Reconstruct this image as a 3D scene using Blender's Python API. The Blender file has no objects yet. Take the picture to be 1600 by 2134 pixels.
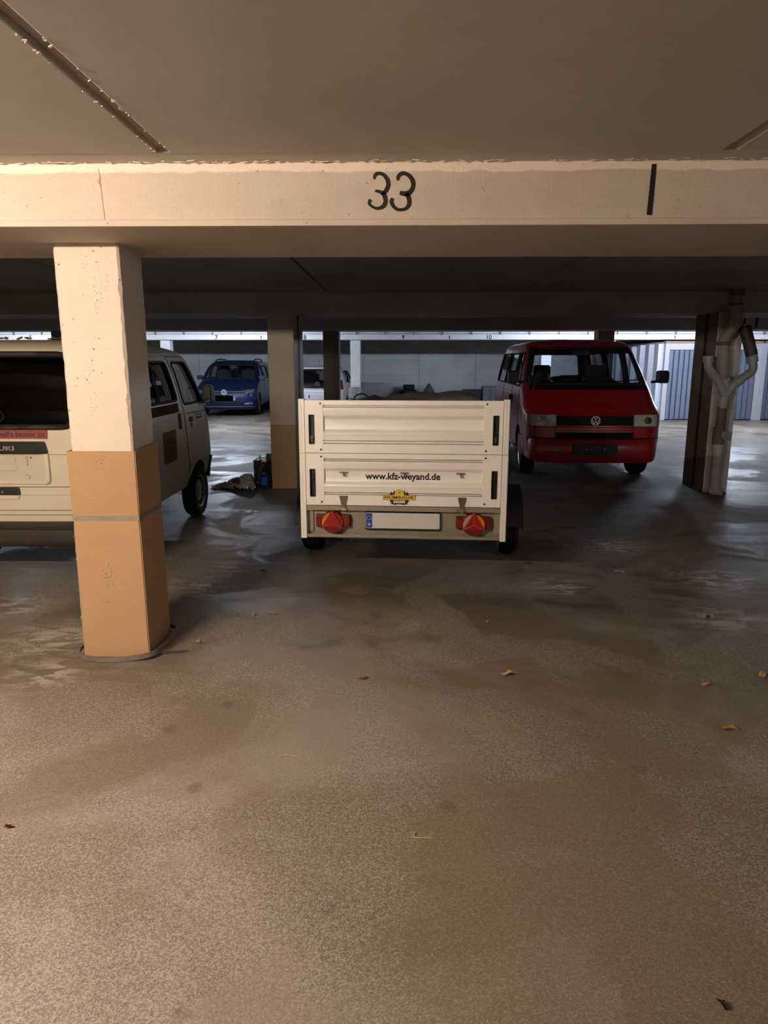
import bpy, bmesh, math, random
from mathutils import Vector, Matrix, Euler
R = math.radians
random.seed(7)
scene = bpy.context.scene
COL = scene.collection

# ---------------------------------------------------------------- camera
FPX = 1479.0                      # focal length in pixels of the 1600 x 2134 frame
cam_data = bpy.data.cameras.new('camera')
cam = bpy.data.objects.new('camera', cam_data)
COL.objects.link(cam)
cam_data.sensor_fit = 'VERTICAL'
cam_data.sensor_height = 36.0
cam_data.lens = 36.0 * FPX / 2134.0
cam_data.clip_start = 0.05
cam_data.clip_end = 200
cam.location = (0, 0, 1.62)
cam.rotation_euler = (R(90 - 12.02), 0, R(1.16))
scene.camera = cam

# ---------------------------------------------------------------- world, exposure
w = bpy.data.worlds.new('world')
scene.world = w
w.use_nodes = True
w.node_tree.nodes['Background'].inputs[0].default_value = (0.55, 0.62, 0.75, 1)
w.node_tree.nodes['Background'].inputs[1].default_value = 0.02
scene.view_settings.view_transform = 'Standard'
scene.view_settings.look = 'None'
scene.view_settings.exposure = 0.0
scene.view_settings.gamma = 1.0
scene.view_settings.use_curve_mapping = False
scene.cycles.max_bounces = 5
scene.cycles.diffuse_bounces = 3
scene.cycles.adaptive_threshold = 0.2
scene.cycles.glossy_bounces = 2
scene.cycles.transparent_max_bounces = 16

LAMP_WARM = dict(col=(1.0, 0.79, 0.605), strength=1070)
LAMP_SIDE = dict(col=(1.0, 0.96, 0.92), strength=230)
LAMP_COOL = dict(col=(0.74, 0.82, 1.0), strength=900)

# ---------------------------------------------------------------- materials
def lin(c):
    return tuple((v / 12.92 if v <= 0.04045 else ((v + 0.055) / 1.055) ** 2.4) for v in c)
def hx(s):
    return lin(tuple(int(s[i:i + 2], 16) / 255 for i in (0, 2, 4)))
MATS = {}
def nodes_of(name):
    m = bpy.data.materials.new(name)
    m.use_nodes = True
    nt = m.node_tree
    return m, nt, nt.nodes['Principled BSDF']
def link(nt, a, b): nt.links.new(a, b)
def mixc(nt, fac, a, b, mode='MIX'):
    n = nt.nodes.new('ShaderNodeMix'); n.data_type = 'RGBA'; n.blend_type = mode
    for k, v in ((0, fac), (6, a), (7, b)):
        if hasattr(v, 'is_output') or isinstance(v, bpy.types.NodeSocket): nt.links.new(v, n.inputs[k])
        elif isinstance(v, (int, float)): n.inputs[k].default_value = v
        else: n.inputs[k].default_value = (v[0], v[1], v[2], 1)
    return n.outputs[2]
def noise(nt, vec, scale, detail=4, rough=0.55, dist=0.0):
    n = nt.nodes.new('ShaderNodeTexNoise')
    n.inputs['Scale'].default_value = scale; n.inputs['Detail'].default_value = detail
    n.inputs['Roughness'].default_value = rough; n.inputs['Distortion'].default_value = dist
    if vec is not None: nt.links.new(vec, n.inputs['Vector'])
    return n.outputs['Fac']
def ramp(nt, fac, a, b):
    n = nt.nodes.new('ShaderNodeMapRange'); n.clamp = True
    n.inputs['From Min'].default_value = a; n.inputs['From Max'].default_value = b
    nt.links.new(fac, n.inputs['Value'])
    return n.outputs[0]
def math_(nt, op, a, b=None):
    n = nt.nodes.new('ShaderNodeMath'); n.operation = op
    for k, v in ((0, a), (1, b)):
        if v is None: continue
        if isinstance(v, (int, float)): n.inputs[k].default_value = v
        else: nt.links.new(v, n.inputs[k])
    return n.outputs[0]
def objco(nt):
    return nt.nodes.new('ShaderNodeTexCoord').outputs['Object']
def mapped(nt, vec, scale=(1, 1, 1), loc=(0, 0, 0)):
    n = nt.nodes.new('ShaderNodeMapping'); n.inputs['Scale'].default_value = scale; n.inputs['Location'].default_value = loc
    nt.links.new(vec, n.inputs['Vector']); return n.outputs[0]
def bump(nt, p, h, strength, dist=0.01):
    n = nt.nodes.new('ShaderNodeBump'); n.inputs['Strength'].default_value = strength; n.inputs['Distance'].default_value = dist
    nt.links.new(h, n.inputs['Height']); nt.links.new(n.outputs[0], p.inputs['Normal']); return n

def M(name, col, rough=0.5, metal=0.0, var=0.08, scale=9.0, bmp=0.0, bscale=80.0, coat=0.0, spec=0.5):
    """plain procedural material: a colour with a little mottling and roughness variation"""
    if name in MATS: return MATS[name]
    c = hx(col) if isinstance(col, str) else col
    m, nt, p = nodes_of(name)
    co = objco(nt)
    n1 = noise(nt, co, scale, 2)
    lo = tuple(v * (1 - var) for v in c); hi = tuple(min(1, v * (1 + var)) for v in c)
    link(nt, mixc(nt, n1, lo, hi), p.inputs['Base Color'])
    r = nt.nodes.new('ShaderNodeMapRange')
    r.inputs['To Min'].default_value = max(0.02, rough - 0.06); r.inputs['To Max'].default_value = min(1, rough + 0.06)
    link(nt, n1, r.inputs['Value']); link(nt, r.outputs[0], p.inputs['Roughness'])
    p.inputs['Metallic'].default_value = metal
    p.inputs['Specular IOR Level'].default_value = spec
    if coat:
        p.inputs['Coat Weight'].default_value = coat; p.inputs['Coat Roughness'].default_value = 0.10
    if bmp: bump(nt, p, noise(nt, co, bscale, 3), bmp, 0.004)
    MATS[name] = m
    return m

def glass(name, tint, gloss=0.12, rough=0.02):
    if name in MATS: return MATS[name]
    m, nt, p = nodes_of(name)
    nt.nodes.remove(p)
    out = nt.nodes['Material Output']
    t = nt.nodes.new('ShaderNodeBsdfTransparent'); t.inputs[0].default_value = (*tint, 1)
    g = nt.nodes.new('ShaderNodeBsdfGlossy'); g.inputs['Roughness'].default_value = rough
    g.inputs['Color'].default_value = (0.9, 0.95, 1, 1)
    lw = nt.nodes.new('ShaderNodeLayerWeight')
    f5 = math_(nt, 'POWER', lw.outputs['Facing'], 5.0)
    fr = math_(nt, 'ADD', 0.03, math_(nt, 'MULTIPLY', f5, 0.85))
    mx = nt.nodes.new('ShaderNodeMixShader')
    link(nt, fr, mx.inputs[0]); link(nt, t.outputs[0], mx.inputs[1]); link(nt, g.outputs[0], mx.inputs[2])
    link(nt, mx.outputs[0], out.inputs['Surface'])
    MATS[name] = m
    return m

def emit(name, col, strength):
    m, nt, p = nodes_of(name)
    p.inputs['Base Color'].default_value = (0.8, 0.8, 0.8, 1)
    p.inputs['Emission Color'].default_value = (*col, 1)
    p.inputs['Emission Strength'].default_value = strength
    return m

def paint_concrete(name, base, stain, pits=0.5, stain_amt=0.35, band=None, rough=0.75, relief=0.35):
    """painted concrete: blotches, rain stains, small dark pits, brushed relief"""
    if name in MATS: return MATS[name]
    m, nt, p = nodes_of(name)
    co = objco(nt)
    b = hx(base); s = hx(stain)
    big = ramp(nt, noise(nt, mapped(nt, co, (0.8, 0.8, 1.6)), 1.6, 6, 0.6), 0.38, 0.72)
    col = mixc(nt, math_(nt, 'MULTIPLY', big, stain_amt), b, s)
    fine = ramp(nt, noise(nt, co, 22, 5), 0.55, 0.8)
    col = mixc(nt, math_(nt, 'MULTIPLY', fine, stain_amt * 0.5), col, s)
    if band is not None:       # a strip of fresher paint along the top edge, with a ragged lower rim
        sep = nt.nodes.new('ShaderNodeSeparateXYZ'); link(nt, co, sep.inputs[0])
        rag = math_(nt, 'MULTIPLY', noise(nt, mapped(nt, co, (6, 1, 1)), 2.0, 5), 0.03)
        edge = math_(nt, 'ADD', sep.outputs[2], rag)
        col = mixc(nt, ramp(nt, edge, band + 0.012, band + 0.020), col, tuple(min(1, v * 1.34) for v in b))
    relief_h = math_(nt, 'ADD', noise(nt, co, 14, 6), math_(nt, 'MULTIPLY', noise(nt, mapped(nt, co, (40, 40, 4)), 3, 4), 0.4))
    if pits < .3:
        link(nt, col, p.inputs['Base Color']); p.inputs['Roughness'].default_value = rough
        if relief: bump(nt, p, relief_h, relief, 0.006)
        MATS[name] = m
        return m
    v = nt.nodes.new('ShaderNodeTexVoronoi'); v.inputs['Scale'].default_value = 24
    link(nt, co, v.inputs['Vector'])
    sel = ramp(nt, noise(nt, mapped(nt, co, (1.2, 1.2, 0.35)), 5.5, 2), 0.45, 0.53)
    pit = math_(nt, 'MULTIPLY', math_(nt, 'SUBTRACT', 1.0, ramp(nt, v.outputs['Distance'], 0.06, 0.13)), sel)
    v2 = nt.nodes.new('ShaderNodeTexVoronoi'); v2.inputs['Scale'].default_value = 70
    link(nt, co, v2.inputs['Vector'])
    pit2 = math_(nt, 'MULTIPLY', math_(nt, 'SUBTRACT', 1.0, ramp(nt, v2.outputs['Distance'], 0.10, 0.22)), ramp(nt, noise(nt, mapped(nt, co, (1.6, 1.6, 0.25)), 7, 3), 0.52, 0.62))
    pit = math_(nt, 'MAXIMUM', math_(nt, 'MULTIPLY', pit, ramp(nt, noise(nt, co, 11, 1), 0.42, 0.55)), math_(nt, 'MULTIPLY', pit2, 0.75))
    col = mixc(nt, math_(nt, 'MULTIPLY', pit, pits), col, (0.07, 0.05, 0.035))
    link(nt, col, p.inputs['Base Color'])
    p.inputs['Roughness'].default_value = rough
    h = math_(nt, 'SUBTRACT', relief_h, math_(nt, 'MULTIPLY', pit, 1.5 * pits))
    if relief: bump(nt, p, h, relief, 0.006)
    MATS[name] = m
    return m

def floor_material():
    m, nt, p = nodes_of('worn_concrete_floor')
    co = objco(nt)
    brown = hx('80715e'); grey = hx('9a8f84'); dark = hx('4b4239'); pale = hx('c9c4bd')
    big = ramp(nt, noise(nt, co, 0.75, 5, 0.62, 0.5), 0.42, 0.58)
    col = mixc(nt, big, brown, grey)
    st = ramp(nt, noise(nt, mapped(nt, co, (1, 1.4, 1), (3.1, 1.7, 0)), 1.15, 4, 0.62, 0.8), 0.56, 0.74)
    # oil and tyre marks; the whole floor turns darker from the parking bay on
    sep = nt.nodes.new('ShaderNodeSeparateXYZ'); link(nt, co, sep.inputs[0])
    bay = ramp(nt, math_(nt, 'ADD', sep.outputs[1], math_(nt, 'MULTIPLY', noise(nt, co, 1.3, 3), 1.2)), 3.6, 5.2)
    col = mixc(nt, math_(nt, 'MULTIPLY', st, math_(nt, 'ADD', 0.12, math_(nt, 'MULTIPLY', bay, 0.58))), col, dark)
    col = mixc(nt, math_(nt, 'MULTIPLY', bay, 0.40), col, dark)
    # chalky lime patches
    lime_n = ramp(nt, noise(nt, mapped(nt, co, (1, 2.2, 1)), 5.5, 5, 0.7, 0.5), 0.46, 0.58)
    spots = None
    for (x, y, r) in ((-2.02, 3.95, .42), (-1.86, 3.45, .26), (-1.28, 5.45, .36), (-1.42, 4.95, .36), (2.1, 4.35, .34), (2.4, 5.2, .45), (1.95, 6.2, .4), (-2.6, 4.5, .3), (1.2, 5.0, .3)):
        d = nt.nodes.new('ShaderNodeVectorMath'); d.operation = 'DISTANCE'
        link(nt, co, d.inputs[0]); d.inputs[1].default_value = (x, y, 0)
        f = math_(nt, 'SUBTRACT', 1.0, ramp(nt, d.outputs['Value'], r * 0.25, r))
        spots = f if spots is None else math_(nt, 'MAXIMUM', spots, f)
    col = mixc(nt, math_(nt, 'MULTIPLY', math_(nt, 'MULTIPLY', spots, lime_n), 0.7), col, pale)
    # dropped oil: rows of small dark blots
    v = nt.nodes.new('ShaderNodeTexVoronoi'); v.inputs['Scale'].default_value = 2.3; link(nt, mapped(nt, co, (1, .8, 1), (.4, .2, 0)), v.inputs['Vector'])
    blot = math_(nt, 'SUBTRACT', 1.0, ramp(nt, v.outputs['Distance'], 0.05, 0.09))
    blot = math_(nt, 'MULTIPLY', blot, ramp(nt, noise(nt, co, 3.3, 2), 0.5, 0.6))
    col = mixc(nt, math_(nt, 'MULTIPLY', blot, 0.45), col, dark)
    # exposed aggregate
    worn = ramp(nt, noise(nt, mapped(nt, co, (1, 1, 1), (9, 4, 0)), 1.0, 5, 0.62, 0.4), 0.475, 0.525)
    near = math_(nt, 'SUBTRACT', 1.0, ramp(nt, sep.outputs[1], 2.2, 4.6))
    worn = math_(nt, 'MAXIMUM', math_(nt, 'MULTIPLY', worn, 0.9), math_(nt, 'MULTIPLY', near, math_(nt, 'ADD', 0.45, math_(nt, 'MULTIPLY', worn, 0.55))))
    col = mixc(nt, math_(nt, 'MULTIPLY', worn, 0.20), col, pale)
    gv = nt.nodes.new('ShaderNodeTexVoronoi'); gv.inputs['Scale'].default_value = 260; link(nt, co, gv.inputs['Vector'])
    gs_ = nt.nodes.new('ShaderNodeSeparateColor'); link(nt, gv.outputs['Color'], gs_.inputs[0])
    g1 = math_(nt, 'ADD', math_(nt, 'MULTIPLY', gs_.outputs[0], 0.55), math_(nt, 'MULTIPLY', noise(nt, co, 70, 2, 0.6), 0.45))
    g2 = nt.nodes.new('ShaderNodeTexVoronoi'); g2.inputs['Scale'].default_value = 95; link(nt, co, g2.inputs['Vector'])
    grain = ramp(nt, g1, 0.28, 0.62)
    amt = math_(nt, 'ADD', 0.09, math_(nt, 'MULTIPLY', worn, 0.36))
    col = mixc(nt, math_(nt, 'MULTIPLY', math_(nt, 'SUBTRACT', 1.0, grain), amt), col, tuple(v * .6 for v in dark))
    col = mixc(nt, math_(nt, 'MULTIPLY', ramp(nt, g1, 0.60, 0.78), math_(nt, 'MULTIPLY', worn, 0.35)), col, pale)
    pin = math_(nt, 'SUBTRACT', 1.0, ramp(nt, g2.outputs['Distance'], 0.10, 0.2))
    pin = math_(nt, 'MULTIPLY', math_(nt, 'MULTIPLY', pin, ramp(nt, noise(nt, co, 38, 2), 0.6, 0.66)), worn)
    col = mixc(nt, math_(nt, 'MULTIPLY', pin, 0.7), col, (0.02, 0.014, 0.01))
    link(nt, col, p.inputs['Base Color'])
    rr = nt.nodes.new('ShaderNodeMapRange'); rr.inputs['To Min'].default_value = 0.58; rr.inputs['To Max'].default_value = 0.82
    link(nt, worn, rr.inputs['Value'])
    rv = math_(nt, 'ADD', rr.outputs[0], math_(nt, 'MULTIPLY', math_(nt, 'SUBTRACT', noise(nt, mapped(nt, co, (1, 2.5, 1)), 1.7, 5), 0.5), 0.3))
    rv = math_(nt, 'SUBTRACT', rv, math_(nt, 'MULTIPLY', ramp(nt, sep.outputs[1], 7.5, 10.5), 0.16))
    link(nt, rv, p.inputs['Roughness']); p.inputs['Specular IOR Level'].default_value = 0.18
    bump(nt, p, math_(nt, 'SUBTRACT', math_(nt, 'MULTIPLY', g1, 1.0), pin), 0.22, 0.004)
    for n in nt.nodes:                # the floor is flat: two dimensions are enough
        if n.type == 'TEX_NOISE': n.noise_dimensions = '2D'
        if n.type == 'TEX_VORONOI': n.voronoi_dimensions = '2D'
    return m

def cardboard_material():
    m, nt, p = nodes_of('brown_cardboard')
    co = objco(nt)
    a = hx('b99876'); b = hx('ad8a68'); d = hx('5f4028')
    col = mixc(nt, noise(nt, mapped(nt, co, (3, 3, 60)), 3, 3), a, b)
    v = nt.nodes.new('ShaderNodeTexVoronoi'); v.inputs['Scale'].default_value = 55; link(nt, co, v.inputs['Vector'])
    dots = math_(nt, 'SUBTRACT', 1.0, ramp(nt, v.outputs['Distance'], 0.15, 0.3))
    strip = nt.nodes.new('ShaderNodeSeparateXYZ'); link(nt, co, strip.inputs[0])
    # two crushed columns of flute dents
    c1 = math_(nt, 'SUBTRACT', 1.0, ramp(nt, math_(nt, 'ABSOLUTE', math_(nt, 'ADD', strip.outputs[0], 0.01)), 0.025, 0.04))
    c1 = math_(nt, 'MULTIPLY', c1, ramp(nt, noise(nt, mapped(nt, co, (1, 1, 5)), 2.2, 3), 0.5, 0.6))
    col = mixc(nt, math_(nt, 'MULTIPLY', math_(nt, 'MULTIPLY', dots, c1), 0.55), col, d)
    sc = ramp(nt, noise(nt, mapped(nt, co, (3, 3, 45)), 2, 6, 0.7), 0.66, 0.74)
    col = mixc(nt, math_(nt, 'MULTIPLY', sc, 0.35), col, d)
    link(nt, col, p.inputs['Base Color'])
    p.inputs['Roughness'].default_value = 0.85; p.inputs['Specular IOR Level'].default_value = 0.2
    bump(nt, p, math_(nt, 'SUBTRACT', noise(nt, mapped(nt, co, (4, 4, 50)), 4, 2), math_(nt, 'MULTIPLY', dots, c1)), 0.25, 0.003)
    MATS['brown_cardboard'] = m
    return m

# ---------------------------------------------------------------- mesh helpers
class MB:
    def __init__(s): s.v = []; s.f = []; s.mi = []
    def add(s, verts, faces, mi=0):
        o = len(s.v); s.v += [tuple(v) for v in verts]
        for f in faces: s.f.append(tuple(i + o for i in f)); s.mi.append(mi)
        return s
    def box(s, x0, x1, y0, y1, z0, z1, mi=0):
        v = [(x, y, z) for z in (z0, z1) for y in (y0, y1) for x in (x0, x1)]
        return s.add(v, [(0, 2, 3, 1), (4, 5, 7, 6), (0, 1, 5, 4), (2, 6, 7, 3), (0, 4, 6, 2), (1, 3, 7, 5)], mi)
    def obox(s, c, size, rot=(0, 0, 0)):
        m = Euler(rot).to_matrix(); c = Vector(c)
        v = [c + m @ Vector((x * size[0] / 2, y * size[1] / 2, z * size[2] / 2)) for z in (-1, 1) for y in (-1, 1) for x in (-1, 1)]
        return s.add(v, [(0, 2, 3, 1), (4, 5, 7, 6), (0, 1, 5, 4), (2, 6, 7, 3), (0, 4, 6, 2), (1, 3, 7, 5)])
    def rings(s, rings, closed=False, cap=True, loop=True):
        """skin between equally long rings"""
        n = len(rings[0]); o = len(s.v)
        for r in rings: s.v += [tuple(p) for p in r]
        k = len(rings)
        for i in range(k if closed else k - 1):
            a = o + i * n; b = o + ((i + 1) % k) * n
            for j in range(n if loop else n - 1):
                j2 = (j + 1) % n
                s.f.append((a + j, a + j2, b + j2, b + j)); s.mi.append(0)
        if cap and not closed and loop:
            s.f.append(tuple(o + j for j in range(n))[::-1]); s.mi.append(0)
            s.f.append(tuple(o + (k - 1) * n + j for j in range(n))); s.mi.append(0)
        return s
    def tube(s, path, r, n=8, closed=False, cap=True):
        P = [Vector(p) for p in path]; rings = []
        k = len(P); up = None
        for i in range(k):
            if closed: t = P[(i + 1) % k] - P[i - 1]
            else: t = P[min(i + 1, k - 1)] - P[max(i - 1, 0)]
            t.normalize()
            if up is None:
                up = Vector((0, 0, 1)) if abs(t.z) < 0.9 else Vector((1, 0, 0))
            a = t.cross(up)
            if a.length < 1e-4: a = t.orthogonal()
            a.normalize(); b = a.cross(t).normalized(); up = b
            rr = r[i] if isinstance(r, (list, tuple)) else r
            rings.append([P[i] + rr * (math.cos(2 * math.pi * j / n) * a + math.sin(2 * math.pi * j / n) * b) for j in range(n)])
        return s.rings(rings, closed, cap)
    def cyl(s, p0, p1, r, n=20, r1=None):
        return s.tube([p0, p1], [r, r if r1 is None else r1], n)
    def lathe(s, prof, n=32, origin=(0, 0, 0), axis='x', closed=True):
        """profile of (radius, offset along axis)"""
        rings = []
        for j in range(n):
            a = 2 * math.pi * j / n; c, d = math.cos(a), math.sin(a); ring = []
            for (r, h) in prof:
                q = {'x': (h, r * c, r * d), 'y': (r * c, h, r * d), 'z': (r * c, r * d, h)}[axis]
                ring.append((q[0] + origin[0], q[1] + origin[1], q[2] + origin[2]))
            rings.append(ring)
        return s.rings(rings, closed=True, cap=False, loop=closed)
    def prism(s, poly, fn, c0, c1, mi=0):
        """polygon (a, b) pushed between c0 and c1 by fn(a, b, c)"""
        n = len(poly); o = len(s.v)
        s.v += [tuple(fn(a, b, c0)) for a, b in poly] + [tuple(fn(a, b, c1)) for a, b in poly]
        s.f += [tuple(range(o, o + n))[::-1], tuple(range(o + n, o + 2 * n))]
        s.f += [(o + i, o + (i + 1) % n, o + n + (i + 1) % n, o + n + i) for i in range(n)]
        s.mi += [mi] * (n + 2)
        return s
    def slab(s, fn, nu, nv):
        """closed thin slab, fn(u, v, side) side 0 inner, 1 outer"""
        o = len(s.v); W = nu + 1
        for sd in (0, 1):
            for j in range(nv + 1):
                for i in range(nu + 1): s.v.append(tuple(fn(i / nu, j / nv, sd)))
        N = (nu + 1) * (nv + 1)
        for j in range(nv):
            for i in range(nu):
                a = o + j * W + i
                s.f.append((a, a + 1, a + W + 1, a + W)); a += N; s.f.append((a, a + W, a + W + 1, a + 1)); s.mi += [0, 0]
        edge = [i for i in range(nu)] + [j * W + nu for j in range(nv)] + [nv * W + i for i in range(nu, 0, -1)] + [j * W for j in range(nv, 0, -1)]
        for k in range(len(edge)):
            a = o + edge[k]; b = o + edge[(k + 1) % len(edge)]
            s.f.append((a, b, b + N, a + N)); s.mi.append(0)
        return s
    def mesh(s, name):
        me = bpy.data.meshes.new(name)
        me.from_pydata(s.v, [], s.f); me.update()
        bm = bmesh.new(); bm.from_mesh(me)
        bmesh.ops.recalc_face_normals(bm, faces=bm.faces[:])
        bm.to_mesh(me); bm.free()
        return me
    def build(s, name, mat, parent=None, smooth=None, bevel=None, seg=2):
        me = s.mesh(name)
        mats = mat if isinstance(mat, (list, tuple)) else [mat]
        for m in mats: me.materials.append(m)
        if len(mats) > 1:
            for p, i in zip(me.polygons, s.mi): p.material_index = i
        return place(name, me, parent, smooth, bevel, seg)

def place(name, me, parent=None, smooth=None, bevel=None, seg=2):
    if smooth is not None:
        me.polygons.foreach_set('use_smooth', [True] * len(me.polygons))
        me.set_sharp_from_angle(angle=R(smooth))
    o = bpy.data.objects.new(name, me); COL.objects.link(o)
    if parent is not None: o.parent = parent
    if bevel:
        b = o.modifiers.new('bevel', 'BEVEL'); b.width = bevel; b.segments = seg; b.limit_method = 'ANGLE'; b.angle_limit = R(35)
        b.harden_normals = False
    return o

def tag(o, label, cat, group=None, kind=None):
    o['label'] = label
    if cat: o['category'] = cat
    if group: o['group'] = group
    if kind: o['kind'] = kind
    return o
def thing(name, label, cat, loc=(0, 0, 0), rz=0.0, group=None, kind=None):
    o = bpy.data.objects.new(name, None); COL.objects.link(o)
    o.empty_display_size = 0.1
    o.location = loc; o.rotation_euler = (0, 0, rz)
    return tag(o, label, cat, group, kind)
def struct(o, label): o['kind'] = 'structure'; o['label'] = label; return o

def round_poly(poly, r, n=4):
    out = []; k = len(poly)
    for i in range(k):
        p = Vector(poly[i]); a = Vector(poly[i - 1]) - p; b = Vector(poly[(i + 1) % k]) - p
        rr = r[i] if isinstance(r, (list, tuple)) else r
        d = min(rr, a.length * .48, b.length * .48)
        if d < 1e-5: out.append(tuple(p)); continue
        p0 = p + a.normalized() * d; p1 = p + b.normalized() * d
        for j in range(n + 1):
            t = j / n
            q = p0 * (1 - t) ** 2 + p * 2 * t * (1 - t) + p1 * t ** 2
            out.append((q.x, q.y))
    return out

def catmull(pts, n=6):
    out = []; k = len(pts)
    for i in range(k - 1):
        p = [pts[max(i - 1, 0)], pts[i], pts[i + 1], pts[min(i + 2, k - 1)]]
        for j in range(n):
            t = j / n
            out.append(tuple(0.5 * ((2 * p[1][d]) + (-p[0][d] + p[2][d]) * t + (2 * p[0][d] - 5 * p[1][d] + 4 * p[2][d] - p[3][d]) * t * t + (-p[0][d] + 3 * p[1][d] - 3 * p[2][d] + p[3][d]) * t ** 3) for d in range(len(pts[0]))))
    out.append(tuple(pts[-1]))
    return out

def ribbon(mb, pts, fn, c0, c1):
    """brush stroke: pts (a, b, width) widened in plane, pushed between c0 and c1"""
    L, Rr = [], []
    for i, (a, b, wd) in enumerate(pts):
        p = pts[max(i - 1, 0)]; q = pts[min(i + 1, len(pts) - 1)]
        d = Vector((q[0] - p[0], q[1] - p[1]));
        if d.length < 1e-9: d = Vector((1, 0))
        d.normalize(); n = Vector((-d.y, d.x)) * wd / 2
        L.append((a + n.x, b + n.y)); Rr.append((a - n.x, b - n.y))
    for i in range(len(pts) - 1):
        mb.prism([L[i], L[i + 1], Rr[i + 1], Rr[i]], fn, c0, c1)

def text_obj(name, txt, mat, size, loc, rot, parent=None, bold=0.0, width=None, extrude=0.0008, align='CENTER', space=1.0, shear=0.0):
    cu = bpy.data.curves.new(name, 'FONT'); cu.body = txt; cu.size = size; cu.extrude = extrude
    cu.align_x = align; cu.align_y = 'CENTER'; cu.offset = bold; cu.space_character = space; cu.resolution_u = 3; cu.shear = shear
    tmp = bpy.data.objects.new('tmp', cu); COL.objects.link(tmp)
    dg = bpy.context.evaluated_depsgraph_get()
    me = bpy.data.meshes.new_from_object(tmp.evaluated_get(dg))
    bpy.data.objects.remove(tmp); bpy.data.curves.remove(cu)
    if width:
        xs = [v.co.x for v in me.vertices]; k = width / (max(xs) - min(xs)); c = (max(xs) + min(xs)) / 2
        for v in me.vertices: v.co.x = (v.co.x - c) * k
    me.name = name; me.materials.clear(); me.materials.append(mat)
    o = bpy.data.objects.new(name, me); COL.objects.link(o)
    o.location = loc; o.rotation_euler = rot
    if parent is not None: o.parent = parent
    return o
FACING = (R(90), 0, 0)            # text that reads from -Y
AWAY = (R(90), 0, R(180))
def copy_part(o, parent, loc=None):
    c = o.copy(); COL.objects.link(c); c.parent = parent
    if loc is not None: c.location = loc
    return c

# common materials
rubber = M('black_rubber', '141414', 0.75, var=.2)
tyre_m = M('tyre_rubber', '17171a', 0.8, var=.25, scale=20, bmp=.2)
black_plastic = M('black_plastic', '121212', 0.5, var=.15)
dark_trim = M('dark_trim', '121214', 0.7, var=.15)
chrome = M('chrome', 'd8dadd', 0.12, 1.0, var=.03)
black_paint = M('black_mark_paint', '17130f', 0.6, var=.25, scale=40)
white_plate = M('plate_white', 'd2d2d2', 0.4, var=.02)
euro_blue = M('plate_blue', '1c3f9c', 0.4, var=.05)
seat_cloth = M('seat_cloth', '26262b', 0.9, var=.25, scale=30)
clear_glass = glass('window_glass', (0.93, 0.955, 0.965))
# ================================================================ the garage hall
CEIL = 2.44; BOT = 2.19
wall_paint = paint_concrete('wall_paint', 'd9d2c6', 'a39484', pits=.6, stain_amt=.25, rough=.8, relief=0)
beam_paint = paint_concrete('beam_paint', 'c8bcae', '9f9080', pits=.35, stain_amt=.38, band=2.405, rough=.7)
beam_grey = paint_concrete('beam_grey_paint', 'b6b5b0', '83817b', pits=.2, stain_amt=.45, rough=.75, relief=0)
beam_white = paint_concrete('beam_white_paint', 'e6e6e6', 'b7b7bb', pits=.2, stain_amt=.2, rough=.7, relief=0)
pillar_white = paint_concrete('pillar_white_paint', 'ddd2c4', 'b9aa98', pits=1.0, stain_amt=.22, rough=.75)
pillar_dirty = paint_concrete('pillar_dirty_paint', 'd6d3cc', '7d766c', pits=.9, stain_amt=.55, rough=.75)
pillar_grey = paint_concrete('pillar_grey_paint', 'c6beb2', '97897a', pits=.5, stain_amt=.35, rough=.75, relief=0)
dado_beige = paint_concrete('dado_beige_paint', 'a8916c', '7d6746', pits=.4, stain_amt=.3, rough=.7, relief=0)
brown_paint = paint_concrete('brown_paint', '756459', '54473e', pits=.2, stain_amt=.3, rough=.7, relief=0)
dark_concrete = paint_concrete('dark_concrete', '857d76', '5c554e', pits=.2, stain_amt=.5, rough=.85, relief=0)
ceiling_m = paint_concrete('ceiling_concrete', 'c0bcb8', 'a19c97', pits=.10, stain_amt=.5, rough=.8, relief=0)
joint_m = M('joint_mortar', 'a3968a', 0.9, var=.2, scale=20, bmp=.4)
flake_m = M('loose_paint_flake', 'd8c8b4', 0.8, var=.1)

floor = MB().box(-15, 15, -7, 26.2, -0.2, 0.0).build('floor', floor_material())
struct(floor, 'worn brown grey concrete floor of the parking hall')

# ceiling: slab carried by the beams, its panels divided by joints
ceil = MB().box(-15, 15, -7, 26.2, CEIL + .020, CEIL + .3).build('ceiling', joint_m)
struct(ceil, 'painted concrete ceiling of large slabs with open joints')
def slabs(y0, y1, joints, gap):
    xs = [-15.0] + list(joints) + [15.0]
    for a, b in zip(xs[:-1], xs[1:]):
        g0 = gap / 2 if a > -15 else 0; g1 = gap / 2 if b < 15 else 0
        MB().box(a + g0, b - g1, y0, y1, CEIL, CEIL + .05).build('slab', ceiling_m, ceil, bevel=.006)
slabs(-7, 3.09, [-12.3, -10.03, -7.75, -5.5, -3.22, -0.952, 1.31, 3.58, 5.85, 8.1, 10.4, 12.7], .05)
MB().box(-15, 15, 3.085, 3.5, CEIL + .002, CEIL + .05).build('edge_strip', ceiling_m, ceil)
ceiling_m = paint_concrete('ceiling_shaded_concrete', '9b9a96', '787671', pits=.12, stain_amt=.5, rough=.85, relief=0)  # same concrete darkened: shade behind the near beam put into the colour
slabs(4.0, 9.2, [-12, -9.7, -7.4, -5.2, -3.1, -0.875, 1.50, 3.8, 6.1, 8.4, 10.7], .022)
slabs(9.2, 26.2, [-12, -7, -2, 3, 8, 13], .02)
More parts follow.
